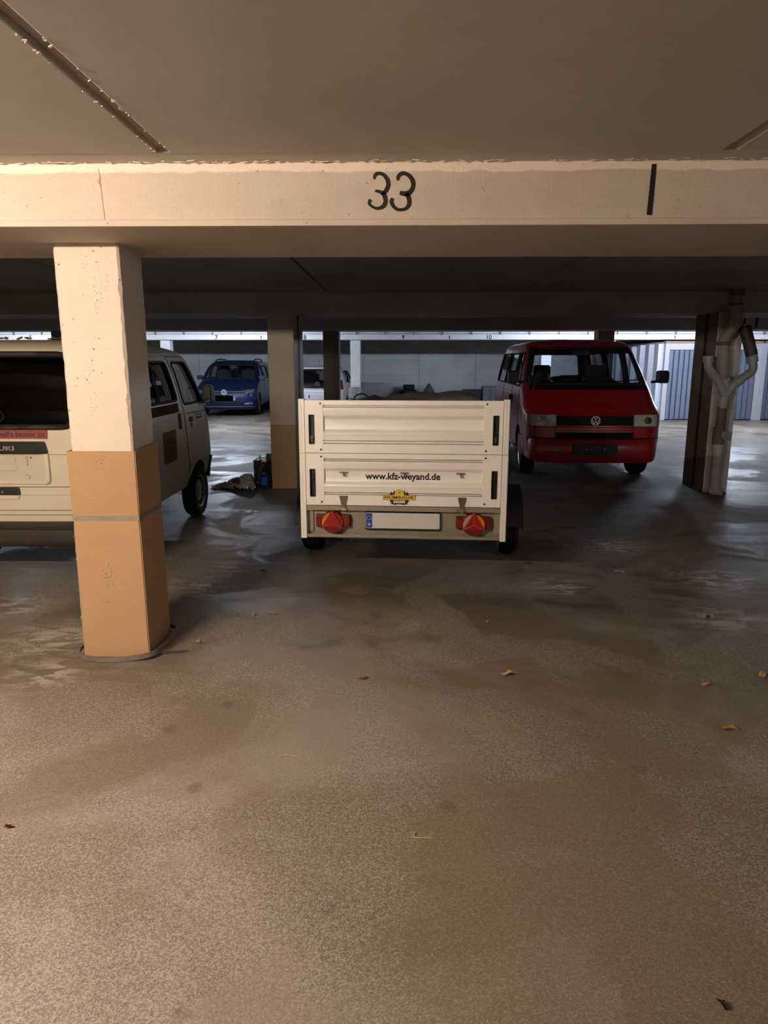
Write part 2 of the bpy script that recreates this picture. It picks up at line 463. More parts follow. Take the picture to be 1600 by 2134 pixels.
# ragged crumbs of paint along the open joint and over the beam
rnd = random.Random(3)
fl = MB()
for i in range(46):
    side = rnd.choice((-1, 1)); y = rnd.uniform(1.7, 3.05)
    fl.obox((-0.952 + side * .028 + rnd.uniform(-.004, .004), y, CEIL - .002), (rnd.uniform(.002, .006), rnd.uniform(.003, .014), .003), (rnd.uniform(-.3, .3), rnd.uniform(-.3, .3), rnd.uniform(0, 3)))
for i in range(90):
    x = rnd.uniform(-1.7, 1.6)
    fl.obox((x, 3.222 - abs(rnd.gauss(0, .012)), CEIL - .001), (rnd.uniform(.006, .035), rnd.uniform(.002, .005), .003), (rnd.uniform(-.2, .2), rnd.uniform(-.2, .2), rnd.uniform(-.15, .15)))
o = fl.build('loose_paint', flake_m, ceil); o['kind'] = 'stuff'

def beam(y0, y1, mat, label, lip=True, under=None):
    mb = MB().box(-15, 15, y0, y1, BOT, CEIL + .02)
    b = mb.build('ceiling_beam', mat, bevel=.006)
    struct(b, label)
    if lip:
        MB().box(-15, 15, y0 - .004, y0 + .05, BOT - .001, BOT + .026).build('lower_lip', mat, b, bevel=.003)
        MB().box(-15, 15, y0 - .0015, y0 + .05, BOT + .0735, BOT + .0755).build('board_mark', mat, b)
    return b
beam1 = beam(3.24, 4.20, beam_paint, 'broad cream painted ceiling beam bearing the number 33')
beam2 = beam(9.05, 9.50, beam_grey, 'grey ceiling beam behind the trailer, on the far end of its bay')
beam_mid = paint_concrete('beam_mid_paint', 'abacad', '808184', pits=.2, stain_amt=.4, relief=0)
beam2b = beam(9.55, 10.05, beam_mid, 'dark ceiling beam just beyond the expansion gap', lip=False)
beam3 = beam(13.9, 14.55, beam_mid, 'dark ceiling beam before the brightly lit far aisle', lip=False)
beam4 = beam(20.05, 20.75, beam_white, 'white ceiling beam bearing the small bay numbers 7 to 10', lip=False)

# the expansion joint in the near beam's paint: ragged vertical crack
mb = MB()
pts = [(-1.285, 2.42, .002), (-1.279, 2.39, .004), (-1.284, 2.368, .009), (-1.279, 2.35, .003), (-1.276, 2.29, .002), (-1.274, 2.25, .003), (-1.272, 2.218, .002)]
ribbon(mb, catmull(pts, 4), lambda a, b, c: (a, c, b), 3.2385, 3.2405)
mb.build('crack', M('crack_shadow', '9b8a78', .9), beam1)

# hand painted number and bay mark on the near beam
sx = lambda cx: -0.137 + (cx - 460) * .000282
sz = lambda cy: 2.405 - (cy - 187) * .000263
three_a = [[(572, 305, 34), (572, 255, 48), (620, 218, 50), (700, 235, 52), (762, 310, 64), (777, 390, 66), (750, 465, 66), (700, 512, 60), (640, 490, 48), (578, 478, 34)],
           [(690, 505, 60), (726, 570, 70), (735, 650, 66), (700, 715, 64), (620, 746, 48), (540, 722, 38), (488, 665, 48), (512, 612, 54)]]
three_b = [[(925, 325, 40), (928, 265, 56), (995, 216, 56), (1085, 250, 58), (1145, 335, 66), (1150, 420, 66), (1115, 488, 72), (1045, 525, 76), (950, 510, 58)],
           [(1055, 520, 70), (1092, 610, 68), (1088, 695, 64), (1030, 757, 50), (930, 766, 48), (862, 722, 52), (825, 650, 60), (842, 592, 56)]]
for strokes in (three_a, three_b):
    mb = MB()
    for st in strokes:
        pts = [(sx(a), sz(b), wd * .00027) for a, b, wd in st]
        ribbon(mb, catmull(pts, 6), lambda a, b, c: (a, c, b), 3.2375, 3.2405)
    mb.build('painted_digit', black_paint, beam1)
mb = MB(); ribbon(mb, [(1.068, 2.428, .019), (1.066, 2.33, .021), (1.063, 2.227, .022)], lambda a, b, c: (a, c, b), 3.2375, 3.2405)
mb.build('painted_bay_mark', black_paint, beam1)
# small numbers and marks on the far white beam
for txt, x in (('5', -10.2), ('6', -7.6), ('7', -5.03), ('8', -2.58), ('9', 0.12), ('10', 2.46)):
    text_obj('painted_number', txt, black_paint, .16, (x, 20.047, 2.25), FACING, beam4, bold=.003, extrude=.002)
for x in (-9.05, -3.79, 1.39, 7.52):
    MB().box(x - .012, x + .012, 20.045, 20.051, 2.21, 2.30).build('painted_bay_mark', black_paint, beam4)
# bay mark and number on the dark beam at the right
mb = MB()
for b in ((6.21, 6.25, 2.31, 2.40), (6.21, 6.50, 2.30, 2.335), (6.46, 6.50, 2.31, 2.40)): mb.box(b[0], b[1], 13.896, 13.902, b[2], b[3])
mb.build('painted_bracket_mark', black_paint, beam3)
text_obj('painted_number', '1', black_paint, .25, (6.71, 13.897, 2.31), FACING, beam3, bold=.008, extrude=.002)

# ---- pillars
def pillar(x, y, wd, dp, mats, label, chips=0.0, z1=BOT, seg=26, seed=1):
    """concrete pillar with chipped arrises; mats (front/other, -x side, below dado)"""
    rr = random.Random(seed); mb = MB(); n = 6
    rings = []
    zs = [z1 * i / seg for i in range(seg + 1)]
    for z in zs:
        ring = []
        hw, hd = wd / 2, dp / 2
        for (cx, cy) in ((-1, -1), (1, -1), (1, 1), (-1, 1)):
            c = .008 + (abs(rr.gauss(0, 1)) * chips if chips else 0)
            if (cx, cy) == (-1, -1) or (cx, cy) == (1, 1): a = ((cx * hw, cy * (hd - c)), (cx * (hw - c), cy * hd))
            else: a = ((cx * (hw - c), cy * hd), (cx * hw, cy * (hd - c)))
            ring += [(x + p[0], y + p[1], z) for p in a]
        rings.append(ring)
    mb.rings(rings)
    if isinstance(mats, (list, tuple)) and len(mats) > 1:
        k = 0
        for i in range(seg):
            for j in range(8):
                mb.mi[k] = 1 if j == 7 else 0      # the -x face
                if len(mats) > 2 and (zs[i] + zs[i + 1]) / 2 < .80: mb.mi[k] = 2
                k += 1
    o = mb.build('concrete_pillar', mats)
    return struct(o, label)
pillar(-1.555, 3.845, .33, .33, pillar_white, 'white painted concrete pillar wrapped in cardboard in front of the white van', chips=.0045, seg=60, seed=5)
pillar(3.85, 3.845, .33, .33, pillar_white, 'concrete pillar just outside the view on the right', chips=.003)
pillar(-6.95, 3.845, .33, .33, pillar_white, 'concrete pillar beyond the white van on the near row', chips=.003)
pillar(-1.47, 9.215, .33, .33, [pillar_grey, pillar_grey, dado_beige], 'grey concrete pillar with beige lower part behind the trailer', seg=40)
pillar(-1.47, 9.73, .33, .33, [pillar_grey, pillar_grey, brown_paint], 'concrete pillar standing close behind the beige footed pillar')
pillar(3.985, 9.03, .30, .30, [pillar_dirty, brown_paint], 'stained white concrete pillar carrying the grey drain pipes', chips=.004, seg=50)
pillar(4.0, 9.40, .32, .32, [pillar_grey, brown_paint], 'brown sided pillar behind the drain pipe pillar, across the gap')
for xx, yy, hw_, lb in ((3.99, 9.21, .153, 'dark filler board in the gap of the drain pipe pillar'), (-1.47, 9.475, .161, 'dark filler board in the gap of the beige footed pillar')):
    struct(MB().box(xx - hw_, xx + hw_, yy - .05, yy + .05, 0, BOT).build('joint_board', dark_trim), lb)
pillar(-6.95, 9.215, .33, .33, pillar_grey, 'grey concrete pillar hidden behind the white van')
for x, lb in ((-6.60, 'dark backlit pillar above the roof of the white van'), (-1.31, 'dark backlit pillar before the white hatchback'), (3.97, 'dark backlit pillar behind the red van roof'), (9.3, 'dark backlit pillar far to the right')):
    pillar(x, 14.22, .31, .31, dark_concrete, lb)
for x, lb in ((-6.54, 'white pillar of the far row between white van and blue car'), (-1.21, 'white pillar of the far row beside the white hatchback'), (4.1, 'white pillar of the far row hidden by the red van'), (-11.9, 'white pillar of the far row at the far left')):
    pillar(x, 20.42, .28, .28, beam_white, lb, chips=.004)

# ---- walls
wb = MB().box(-15, 15, 25.72, 26.2, 0, CEIL + .05).build('wall_back', joint_m)
struct(wb, 'grey concrete back wall of the hall with formwork joints')
wall_grey = paint_concrete('wall_grey', 'b9bbbf', '7f8288', pits=.2, stain_amt=.4, rough=.85, relief=0)
xs = [-15, -12.9, -11.0, -9.05, -7.1, -5.15, -3.2, -1.25, .72, 2.72, 4.25, 6.2, 8.2, 10.2, 12.2, 15]
zs = [0, .62, 1.12, 1.60, CEIL]
for i in range(len(xs) - 1):
    for j in range(len(zs) - 1):
        MB().box(xs[i] + .006, xs[i + 1] - .006, 25.70 - .002 * ((i + j) % 2), 25.73, zs[j] + .004, zs[j + 1] - .004).build('wall_panel', wall_grey, wb)
for nm, b, lb in (('wall_left', (-15.2, -15, -7, 26.2), 'concrete wall on the left end of the hall'), ('wall_right', (15, 15.2, -7, 26.2), 'concrete wall on the right end of the hall'), ('wall_front', (-15, 15, -7.2, -7), 'concrete wall behind the viewer')):
    struct(MB().box(b[0], b[1], b[2], b[3], 0, CEIL + .05).build(nm, wall_paint), lb)

# ---- lamps: surface mounted fluorescent battens
def lamp(x, y, label, warm, along='x', z=CEIL, ln=1.2, drop=.12):
    t = thing('fluorescent_lamp', label, 'lamp', (x, y, z), 0 if along == 'x' else R(90), 'fluorescent battens on the ceiling')
    MB().box(-ln / 2 - .03, ln / 2 + .03, -.03, .03, -.05, 0).build('housing', M('lamp_housing', 'e8e8e4', .5), t, bevel=.004)
    for s in (-1, 1): MB().box(s * (ln / 2 + .012) - .012, s * (ln / 2 + .012) + .012, -.018, .018, -drop - .03, -.05).build('socket', M('lamp_housing', 'e8e8e4', .5), t)
    tb = MB().cyl((-ln / 2, 0, -drop), (ln / 2, 0, -drop), .018, 8).build('tube', warm, t, smooth=40)
    return t
warm = emit('tube_warm', LAMP_WARM['col'], LAMP_WARM['strength'])
side = emit('tube_side', LAMP_SIDE['col'], LAMP_SIDE['strength'])
cool = emit('tube_cool', LAMP_COOL['col'], LAMP_COOL['strength'])
lamp(-2.55, 0.6, 'warm fluorescent lamp on the near ceiling left of the viewer', warm, drop=.15)
lamp(5.0, 1.1, 'weak fluorescent lamp on the near ceiling right of the viewer', side)
for x, lb in ((-9.6, 'cool fluorescent lamp over the far aisle at the far left'), (-4.2, 'cool fluorescent lamp over the far aisle before the blue car'), (4.6, 'cool fluorescent lamp over the far aisle behind the red van'), (8.0, 'cool fluorescent lamp over the far aisle before the garage doors')):
    lamp(x, 17.3, lb, cool, drop=.08)

# ---- conduit on the far beam
cd = thing('cable_conduit', 'pair of thin cable conduits clipped along the white far beam', 'conduit', (0, 19.985, 2.38))
for dz in (-.035, .02): MB().cyl((-15, 0, dz), (15, 0, dz), .009, 8).build('pipe_run', M('conduit_grey', '8f9298', .5), cd)
clip = None
for i in range(38):
    x = -14.6 + i * .79
    if clip is None: clip = MB().box(-.012, .012, -.014, .0635, -.06, .045).build('clip', M('conduit_clip', '6e7076', .5), cd); clip.location = (x, 0, 0)
    else: copy_part(clip, cd, (x, 0, 0))

# ---- garage boxes on the right of the far aisle
blue_sheet = M('blue_sheet_metal', '6d7788', .6, .0, var=.1, scale=3)
jamb_m = M('garage_frame_grey', 'b2b4b8', .55, var=.08)
n_door = 0
slat_me = None
for k, x0 in enumerate((7.30, 9.95, 12.6)):
    n_door += 1
    d = thing('door_%d' % n_door, ('blue grey slatted garage door beside the red van', 'blue slatted garage door right of the drain pipe pillar', 'blue slatted garage door at the far right')[k], None, (x0, 20.1, 0), kind='structure')
    MB().box(0, .12, -.02, .1, 0, 2.09).build('jamb', jamb_m, d, bevel=.004)
    MB().box(2.53, 2.65, -.02, .1, 0, 2.09).build('jamb', jamb_m, d, bevel=.004)
    MB().box(.12, 2.53, -.02, .1, 1.92, 2.09).build('lintel', jamb_m, d, bevel=.004)
    MB().box(.12, 2.53, .05, .07, 0.02, 1.92).build('door_leaf', M('blue_sheet_dark', '2c3a58', .6), d)
    MB().box(-.02, 2.67, -.06, .1, 2.09, 2.15).build('batten', M('batten_wood', '9a7a66', .7), d)
    for i in range(17):
        x = .125 + i * .1415
        if slat_me is None:
            mb = MB(); mb.prism([(0, .05), (.004, .002), (.112, .026), (.118, .05)], lambda a, b, c: (a, b, c), .03, 1.91)
            s = mb.build('slat', blue_sheet, d); slat_me = s.data
        else:
            s = bpy.data.objects.new('slat', slat_me); COL.objects.link(s); s.parent = d
        s.location = (x, 0, 0)
gs = thing('garage_side_wall', 'folded sheet metal side wall of the garage box beside the red van', 'wall', (7.30, 20.2, 0), kind='structure')
fold_m = M('folded_sheet', 'c2c8d4', .45, .2, var=.05)
for i in range(7):
    y = i * .76
    mb = MB(); mb.prism([(0, y), (-.13, y + .06), (-.13, y + .34), (0, y + .40), (0, y + .76), (.02, y + .76), (.02, y)], lambda a, b, c: (a, b, c), 0, 2.08)
    mb.build('fold', fold_m, gs)
MB().box(-.05, .05, 0, 5.4, 2.08, 2.13).build('top_rail', jamb_m, gs)
# ================================================================ things on the pillars
card = cardboard_material()
sl = thing('cardboard_sleeve', 'brown cardboard sleeve wrapped around the lower half of the near pillar', 'cardboard', (-1.555, 3.845, 0))
hw = .174
def sleeve_ring(z):
    fl = .002 * max(0, (z - .84) / .33) if z > .84 else 0
    pinch = -.006 * math.exp(-((z - .797) / .02) ** 2)
    return hw + .002 + fl + pinch + .004 * max(0, (.78 - z) / .78)
zs = [.012, .2, .4, .6, .74, .775, .797, .82, .86, .95, 1.05, 1.158]
th = .005
corner = lambda z: [(-sleeve_ring(z), -sleeve_ring(z)), (sleeve_ring(z) * .985, -sleeve_ring(z)), (sleeve_ring(z) * .985, sleeve_ring(z)), (-sleeve_ring(z), sleeve_ring(z))]
for k, nm in enumerate(('front_panel', 'side_panel', 'back_panel', 'side_panel')):
    def fn(u, v, sd, k=k):
        t = v * (len(zs) - 1); i = min(int(t), len(zs) - 2); z = zs[i] + (zs[i + 1] - zs[i]) * (t - i)
        if i == len(zs) - 2 or v > .97: z += .012 * u * (v > .97) * (1 if k == 1 else 0)
        c = corner(z); a = Vector(c[k]); b = Vector(c[(k + 1) % 4])
        p = a + (b - a) * u; d = (b - a).normalized(); n = Vector((d.y, -d.x))
        p += n * (th if sd else 0)
        return (p.x, p.y, z)
    MB().slab(fn, 2, len(zs) - 1).build(nm, card, sl, smooth=30)
tape = M('grey_packing_tape', '8d8375', .4, var=.25, scale=25)
mb = MB()
q = sleeve_ring(.797) + th + .002
def band(u, v, sd):
    P = [(-q, -q), (q * .985, -q), (q * .985, q), (-q, q), (-q, -q)]
    t = u * 4; i = min(int(t), 3); f = t - i
    x = P[i][0] + (P[i + 1][0] - P[i][0]) * f; y = P[i][1] + (P[i + 1][1] - P[i][1]) * f
    k = 1 + (.003 / q if sd else 0)
    return (x * k, y * k, .786 + .026 * v)
mb.slab(band, 16, 1).build('packing_tape', tape, sl)
teal = M('teal_paint_smear', '5d8f86', .7, var=.3, scale=30)
for z0, z1 in ((.18, .40), (.52, .70)):
    mb = MB(); pts = [(-sleeve_ring(z) - th - .001, -sleeve_ring(z) - .001 + .012 * ((i % 2) + .6), z) for i, z in enumerate([z0 + (z1 - z0) * j / 8 for j in range(9)])]
    mb.tube([(p[0] + .002, p[1] - .006, p[2]) for p in pts], [.002 + .003 * ((i * 7) % 3) for i in range(9)], 6).build('paint_smear', teal, sl)
# slack band on the floor around the foot
st = thing('slack_strap', 'grey slack plastic strap lying around the foot of the cardboard', 'strap', (-1.555, 3.845, 0))
def loop(u, v, sd):
    a = 2 * math.pi * u - 2.4
    n = 5
    r = .232 / ((abs(math.cos(a)) ** n + abs(math.sin(a)) ** n) ** (1 / n))
    r += .012 * math.sin(3 * a + 1) + (.004 if sd else 0)
    z = .004 + .03 * max(0, math.cos(a - .25)) + .025 * max(0, math.cos(a - 3.3)) ** 3
    r -= .006 * v
    return (r * math.cos(a), r * math.sin(a), z + .026 * v)
MB().slab(loop, 56, 1).build('strap_band', M('grey_strap', '6a635a', .4, var=.3, scale=14), st, smooth=40)
MB().slab(lambda u, v, sd: (.19 + .17 * u, -.14 + .05 * u, .004 + .018 * v * (1 - u * .6) + .003 * sd), 4, 1).build('strap_end', M('grey_strap', '6a635a', .4), st)

# ---- drain pipes on the right pillar
pg = M('grey_drain_pipe', '9fa3a8', .35, var=.2, scale=6)
pb = paint_concrete('painted_over_pipe', 'b7b5b0', '6a5238', pits=.4, stain_amt=.9, rough=.6)
pr = paint_concrete('rusty_pipe', '75665a', '4c3a2c', pits=.3, stain_amt=.7, rough=.7)
dp = thing('drain_pipe', 'grey branched drain pipe running down the stained right pillar', 'pipe', (3.95, 8.76, 0))
def pipe(nm, pts, r, mat, parent=dp, n=18):
    return MB().tube(catmull(pts, 5) if len(pts) > 2 else pts, r, n).build(nm, mat, parent, smooth=50)
pipe('foot_pipe', [(-.015, .03, 0), (-.015, .03, .64)], .064, pb)
mb = MB()
for a in range(16): mb.obox((-.015 + .06 * math.cos(a), .03 - abs(.07 * math.sin(a * 1.7)), .02 + .012 * (a % 4)), (.06, .05, .05), (a, a * 2, a * 3))
mb.build('mortar_collar', M('crumbled_mortar', 'a8a298', .95, var=.3, scale=40, bmp=.6), dp)
pipe('inspection_pipe', [(-.025, .03, .62), (-.025, .03, .82)], .070, pr)
MB().cyl((.02, -.055, .735), (.02, -.015, .735), .054, 28).build('inspection_cap', M('cap_grey', '85888c', .5), dp, bevel=.005)
pipe('lower_riser', [(-.015, .03, .81), (-.015, .03, 1.08)], .058, pr)
pipe('socket_collar', [(-.005, .03, 1.06), (-.005, .03, 1.17)], .066, pg)
for z in (1.10, 1.155): pipe('socket_ring', [(-.005, .03, z), (-.005, .03, z + .018)], .073, pg)
pipe('branch_centre', [(0, .03, 1.15), (-.005, .03, 1.35), (-.02, .03, 1.42)], [.062, .062, .062, .062, .064, .066, .066, .066, .066, .066, .066], pg)
pipe('upper_riser', [(-.045, .03, 1.40), (-.07, .03, 1.84)], .070, pb)
pipe('branch_arm', [(-.005, .02, 1.20), (-.09, .0, 1.36), (-.20, -.01, 1.49), (-.245, -.01, 1.56), (-.25, -.01, 1.65)], .050, pg)
pipe('branch_arm_socket', [(-.252, -.01, 1.61), (-.256, -.01, 1.68)], .062, pg)
pipe('branch_arm_socket', [(-.13, -.005, 1.405), (-.18, -.008, 1.465)], .059, pg)
pipe('branch_arm', [(.005, .02, 1.20), (.10, .0, 1.36), (.22, -.01, 1.45), (.285, -.01, 1.52), (.275, .0, 1.62)], .050, pg)
pipe('branch_arm_socket', [(.10, 0, 1.355), (.16, -.005, 1.405)], .060, pg)
pipe('branch_arm_socket', [(.28, 0, 1.60), (.255, .005, 1.70)], .066, pg)
pipe('branch_hose', [(.262, .0, 1.68), (.21, .02, 1.86), (.165, .05, 2.02)], .068, M('dark_pipe', '4a4541', .5, var=.25))
pipe('offset_bend', [(-.07, .03, 1.82), (-.06, .02, 1.90), (-.005, 0, 1.99), (.02, -.01, 2.07), (.018, -.01, 2.16)], .070, pb)
for z0, z1 in ((2.13, 2.27), (2.275, 2.38)): pipe('ceiling_pipe', [(.018 - (z0 - 2.13) * .05, -.01, z0), (.01, -.01, z1)], .073 if z0 < 2.2 else .068, pb)
pipe('socket_ring', [(.013, -.01, 2.255), (.012, -.01, 2.285)], .080, pr)
pipe('ceiling_pipe', [(.01, -.01, 2.37), (.01, -.01, 2.45)], .080, pr)
pipe('socket_ring', [(-.07, .03, 1.80), (-.07, .03, 1.845)], .080, pr)

# ================================================================ the box trailer
alu = M('brushed_aluminium', 'fbfaf6', .42, .14, var=.02, scale=3)
alu_post = M('aluminium_post', 'fbfaf6', .45, .12, var=.02, scale=3)
galv = M('galvanised_steel', '9c9686', .5, .55, var=.18, scale=30)
T = thing('box_trailer', 'silver aluminium box trailer with raised tailgate parked in the middle bay', 'trailer', (.030, 4.80, 0), R(-3.4))
HWT = .70
def panel_profile(z0, z1, a):
    # (z, depth) from the top down, a = list of fractions
    g1, g2, r0, r1, r2, r3, h1, h2 = a
    pr = [(z1, 0), (g1, 0), (g1 - .002, .024), (g1 - .007, .024), (g1 - .0085, .0005), (g2 + .007, .0005), (g2 + .0055, .024), (g2 + .001, .024), (g2, 0)]
    for i in range(7):
        t = i / 6; pr.append((r0 + (r1 - r0) * t, .020 * (t * t * (3 - 2 * t))))
    for i in range(7):
        t = i / 6; pr.append((r2 + (r3 - r2) * t, .020 * (1 - t * t * (3 - 2 * t))))
    pr += [(r3 - .004, -.0015), (r3 - .010, 0)]
    pr += [(h1, 0), (h1 - .002, .024), (h1 - .007, .024), (h1 - .0085, .0005), (h2 + .007, .0005), (h2 + .0055, .024), (h2 + .001, .024), (h2, 0), (z0, 0)]
    return pr
def panel(name, z0, z1, a, x0, x1, y0, parent, mat=alu, fn=None):
    pr = panel_profile(z0, z1, a)
    poly = [(z, d) for z, d in pr] + [(z0, .034), (z1, .034)]
    mb = MB(); mb.prism(poly, fn or (lambda z, d, c: (c, y0 + d, z)), x0, x1)
    return mb.build(name, mat, parent, smooth=28)
UP = (1.329, 1.310, 1.262, 1.228, 1.168, 1.136, 1.092, 1.066)
LO = (.966, .946, .902, .872, .812, .778, .732, .712)
tg_u = panel('upper_tailgate', 1.004, 1.360, UP, -.545, .545, 0, T)
tg_l = panel('lower_tailgate', .640, 1.000, LO, -.545, .545, 0, T)
def endplate(z0, z1, slot, s, parent):
    """flat end piece of a tailgate with a sunk latch pocket"""
    a, b = (-.668, -.543)
    xs0, xs1 = -.640, -.604
    m = lambda x: x * s
    mb = MB()
    for (p, q, r, t) in ((a, xs0, z0, z1), (xs1, b, z0, z1), (xs0, xs1, z0, slot[0]), (xs0, xs1, slot[1], z1)):
        mb.box(min(m(p), m(q)), max(m(p), m(q)), -.003, .03, r, t)
    e = mb.build('end_plate', alu_post, parent)
    MB().box(min(m(xs0), m(xs1)), max(m(xs0), m(xs1)), .014, .03, slot[0], slot[1]).build('latch_pocket', black_plastic, e)
    fr = MB(); 
    for (p, q, r, t) in ((xs0 - .002, xs0 + .003, slot[0], slot[1]), (xs1 - .003, xs1 + .002, slot[0], slot[1]), (xs0, xs1, slot[0] - .002, slot[0] + .003), (xs0, xs1, slot[1] - .003, slot[1] + .002)):
        fr.box(min(m(p), m(q)), max(m(p), m(q)), -.006, .02, r, t)
    fr.build('latch_frame', black_plastic, e)
    lv = MB()
    zc = slot[0] + .045 if z0 > .9 else slot[1] - .05
    lv.lathe([(0, -.004), (.011, -.004), (.013, 0), (.011, .012), (0, .012)], 16, (m(-.622), .004, zc), 'y', closed=False)
    lv.box(m(-.622) - .007, m(-.622) + .007, .0, .012, zc - .03 if z0 > .9 else zc - .035, zc)
    lv.build('latch_lever', M('latch_metal', '6e6a62', .35, .8) if z0 > .9 else black_plastic, e, smooth=40)
    for zz in (z0 + .022, z1 - .022):
        MB().lathe([(0, -.0075), (.006, -.007), (.0075, -.003)], 12, (m(-.56), 0, zz), 'y', closed=False).build('rivet', M('rivet_steel', '5e574d', .4, .7), e, smooth=50)
for s in (1, -1):
    endplate(1.004, 1.360, (1.066, 1.262), s, tg_u)
    endplate(.640, 1.000, (.700, .890), s, tg_l)
LEN = 2.52
for s in (-1, 1):
    for z0, z1 in ((1.002, 1.368), (.402, .999)):
        mb = MB()
        f = lambda a, b, c: (a * s, b, c)
        mb.prism([(.671, -.006), (.688, -.006), (.688, -.002), (.692, -.002), (.692, -.006), (.706, -.006), (.712, 0), (.712, .05), (.671, .05)], f, z0, z1)
        mb.build('corner_post', alu_post, T)
    for z0, z1, a in ((.640, 1.000, LO),):
        fn = (lambda z, d, c, s=s: (s * (.70 - d), c, z))
        panel('side_panel', z0, z1, a, .05, LEN - .05, 0, T, alu, fn)
    MB().box(s * .66 - .03, s * .66 + .03, .04, LEN, .44, .64).build('side_rail', galv, T)
    MB().box(s * .70 - .02, s * .70 + .02, LEN - .06, LEN, .44, 1.002).build('corner_post', alu_post, T)
for z0, z1, a in ((.640, 1.000, LO),):
    panel('front_panel', z0, z1, a, -.68, .68, 0, T, alu, lambda z, d, c: (c, LEN - d, z))
MB().box(-.68, .68, .03, LEN - .02, .62, .645).build('load_floor', M('trailer_plywood', '4e4033', .7, var=.2), T)
# rear cross member: a C channel
mb = MB()
mb.box(-.669, .669, .052, .058, .405, .636)
mb.box(-.669, .669, .004, .058, .600, .634)
mb.box(-.669, .669, .004, .058, .405, .412)
mb.box(-.669, .669, .004, .008, .405, .428)
xm = mb.build('rear_cross_member', galv, T, bevel=.002)
# rear lamp clusters
red_lens = M('red_lens', '86100a', .18, var=.12, scale=60, coat=.6)
red_deep = M('red_lens_deep', '6e0a08', .2, var=.2, scale=60, coat=.6)
refl = M('red_reflector', '94100b', .35, var=.10, scale=120, coat=.3)
amber = M('amber_lens', 'd8801a', .2, var=.15, scale=60, coat=.6)
clear_lens = M('clear_lens', 'a49a86', .15, var=.2, scale=60, coat=.6)
for s in (-1, 1):
    cx, cz = s * .487 + (.0 if s < 0 else .005), .522
    L = MB().prism(round_poly([(-.122, -.046), (.122, -.046), (.122, .044), (-.122, .044)], .012), lambda a, b, c: (cx + a, c, cz + b), .030, .052).build('lamp_base', M('lamp_base_dark', '2a1210', .5), T)
    MB().prism(round_poly([(-.119, -.043), (.119, -.043), (.119, .041), (-.119, .041)], .012), lambda a, b, c: (cx + a, c, cz + b), .006, .032).build('lamp_lens', red_deep, L, bevel=.005)
    MB().box(cx - s * .085 - .020, cx - s * .085 + .020, .001, .02, cz - .03, cz + .028).build('side_reflector', red_lens, L, bevel=.003)
    MB().lathe([(.062, -.018), (.074, -.012), (.080, .0), (.080, .03)], 32, (cx, .006, cz - .006), 'y', closed=False).build('round_lens_rim', red_lens, L, smooth=50)
    # quarters of the round lens: amber outward, clear or red inward, red below
    def wedge(a0, a1, mat, nm, off=0.0):
        pts = [(0, 0)] + [(.074 * math.cos(R(a0 + (a1 - a0) * i / 10)), .074 * math.sin(R(a0 + (a1 - a0) * i / 10))) for i in range(11)]
        MB().prism(pts, lambda a, b, c: (cx + a, c, cz - .006 + b), -.014 + off, .006).build(nm, mat, L)
    if s > 0: wedge(-20, 90, amber, 'amber_lens'); wedge(90, 200, clear_lens, 'reversing_lens')
    else: wedge(90, 200, amber, 'amber_lens'); wedge(-20, 90, red_lens, 'brake_lens')
    wedge(200, 340, red_deep, 'lower_lens')
    tri = [(-.077, -.036), (.077, -.036), (0.006, .084), (-.006, .084)]
    mb = MB(); mb.prism(tri, lambda a, b, c: (cx + a, c, cz - .004 + b), -.024, -.012)
    t3 = mb.build('reflector_triangle', refl, L, bevel=.003)
    c0 = Vector((cx, -.027, cz - .004)); mb = MB()
    for e in ((-.070, -.032), (.070, -.032), (0, .078)): mb.cyl(c0, (cx + e[0], -.0255, cz - .004 + e[1]), .0012, 6)
    mb.build('reflector_rib', M('reflector_rib', 'e85a40', .4), t3)
    for (a, b) in ((-.108, -.036), (.108, -.036), (-.07, .034), (.07, .034)):
        MB().lathe([(0, .001), (.004, .002), (.005, .006)], 10, (cx + a, 0.002, cz + b), 'y', closed=False).build('lens_screw', chrome, L)
    # tailgate hinge
    hx_ = s * .408
    H_ = MB().prism(round_poly([(-.030, .707), (.030, .707), (.010, .620), (-.010, .620)], [.008, .008, .002, .002]), lambda a, b, c: (hx_ + a, c, b), -.008, -.003).build('hinge_plate', M('hinge_steel', '77716a', .4, .7), T)
    for (a, b) in ((-.02, .697), (.02, .697), (0, .655)):
        MB().lathe([(0, -.013), (.004, -.012), (.006, -.008)], 10, (hx_ + a, 0, b), 'y', closed=False).build('rivet', chrome, H_, smooth=50)
    MB().cyl((hx_ - .038, -.006, .612), (hx_ + .022, -.006, .612), .0085, 12).build('hinge_pin', M('hinge_zinc', 'b5b0a4', .3, .85), H_, smooth=40)
    MB().box(hx_ - .012, hx_ + .012, -.014, .01, .60, .625).build('hinge_eye', M('hinge_zinc', 'b5b0a4', .3, .85), H_, bevel=.003)
# number plate
P = MB().prism(round_poly([(-.262, .462), (.262, .462), (.262, .588), (-.262, .588)], .012), lambda a, b, c: (a, c, b), .022, .052).build('plate_holder', black_plastic, T, bevel=.002)
MB().prism(round_poly([(-.258, .476), (.258, .476), (.258, .586), (-.258, .586)], .01), lambda a, b, c: (a, c, b), .016, .022).build('number_plate', white_plate, P)
MB().box(-.254, -.212, .0145, .017, .480, .582).build('country_band', euro_blue, P)
mb = MB()
for i in range(12):
    a = i * math.pi / 6; mb.lathe([(0, .0140), (.0022, .0142), (.0022, .0150)], 6, (-.233 + .0135 * math.sin(a), 0, .550 + .0135 * math.cos(a)), 'y', closed=False)
mb.build('star_ring', M('star_pale', 'd6dcc8', .5), P)
text_obj('country_letter', 'D', M('letter_white', 'e8e8e8', .5), .026, (-.233, .0140, .503), FACING, P, bold=.0006, extrude=.0005)
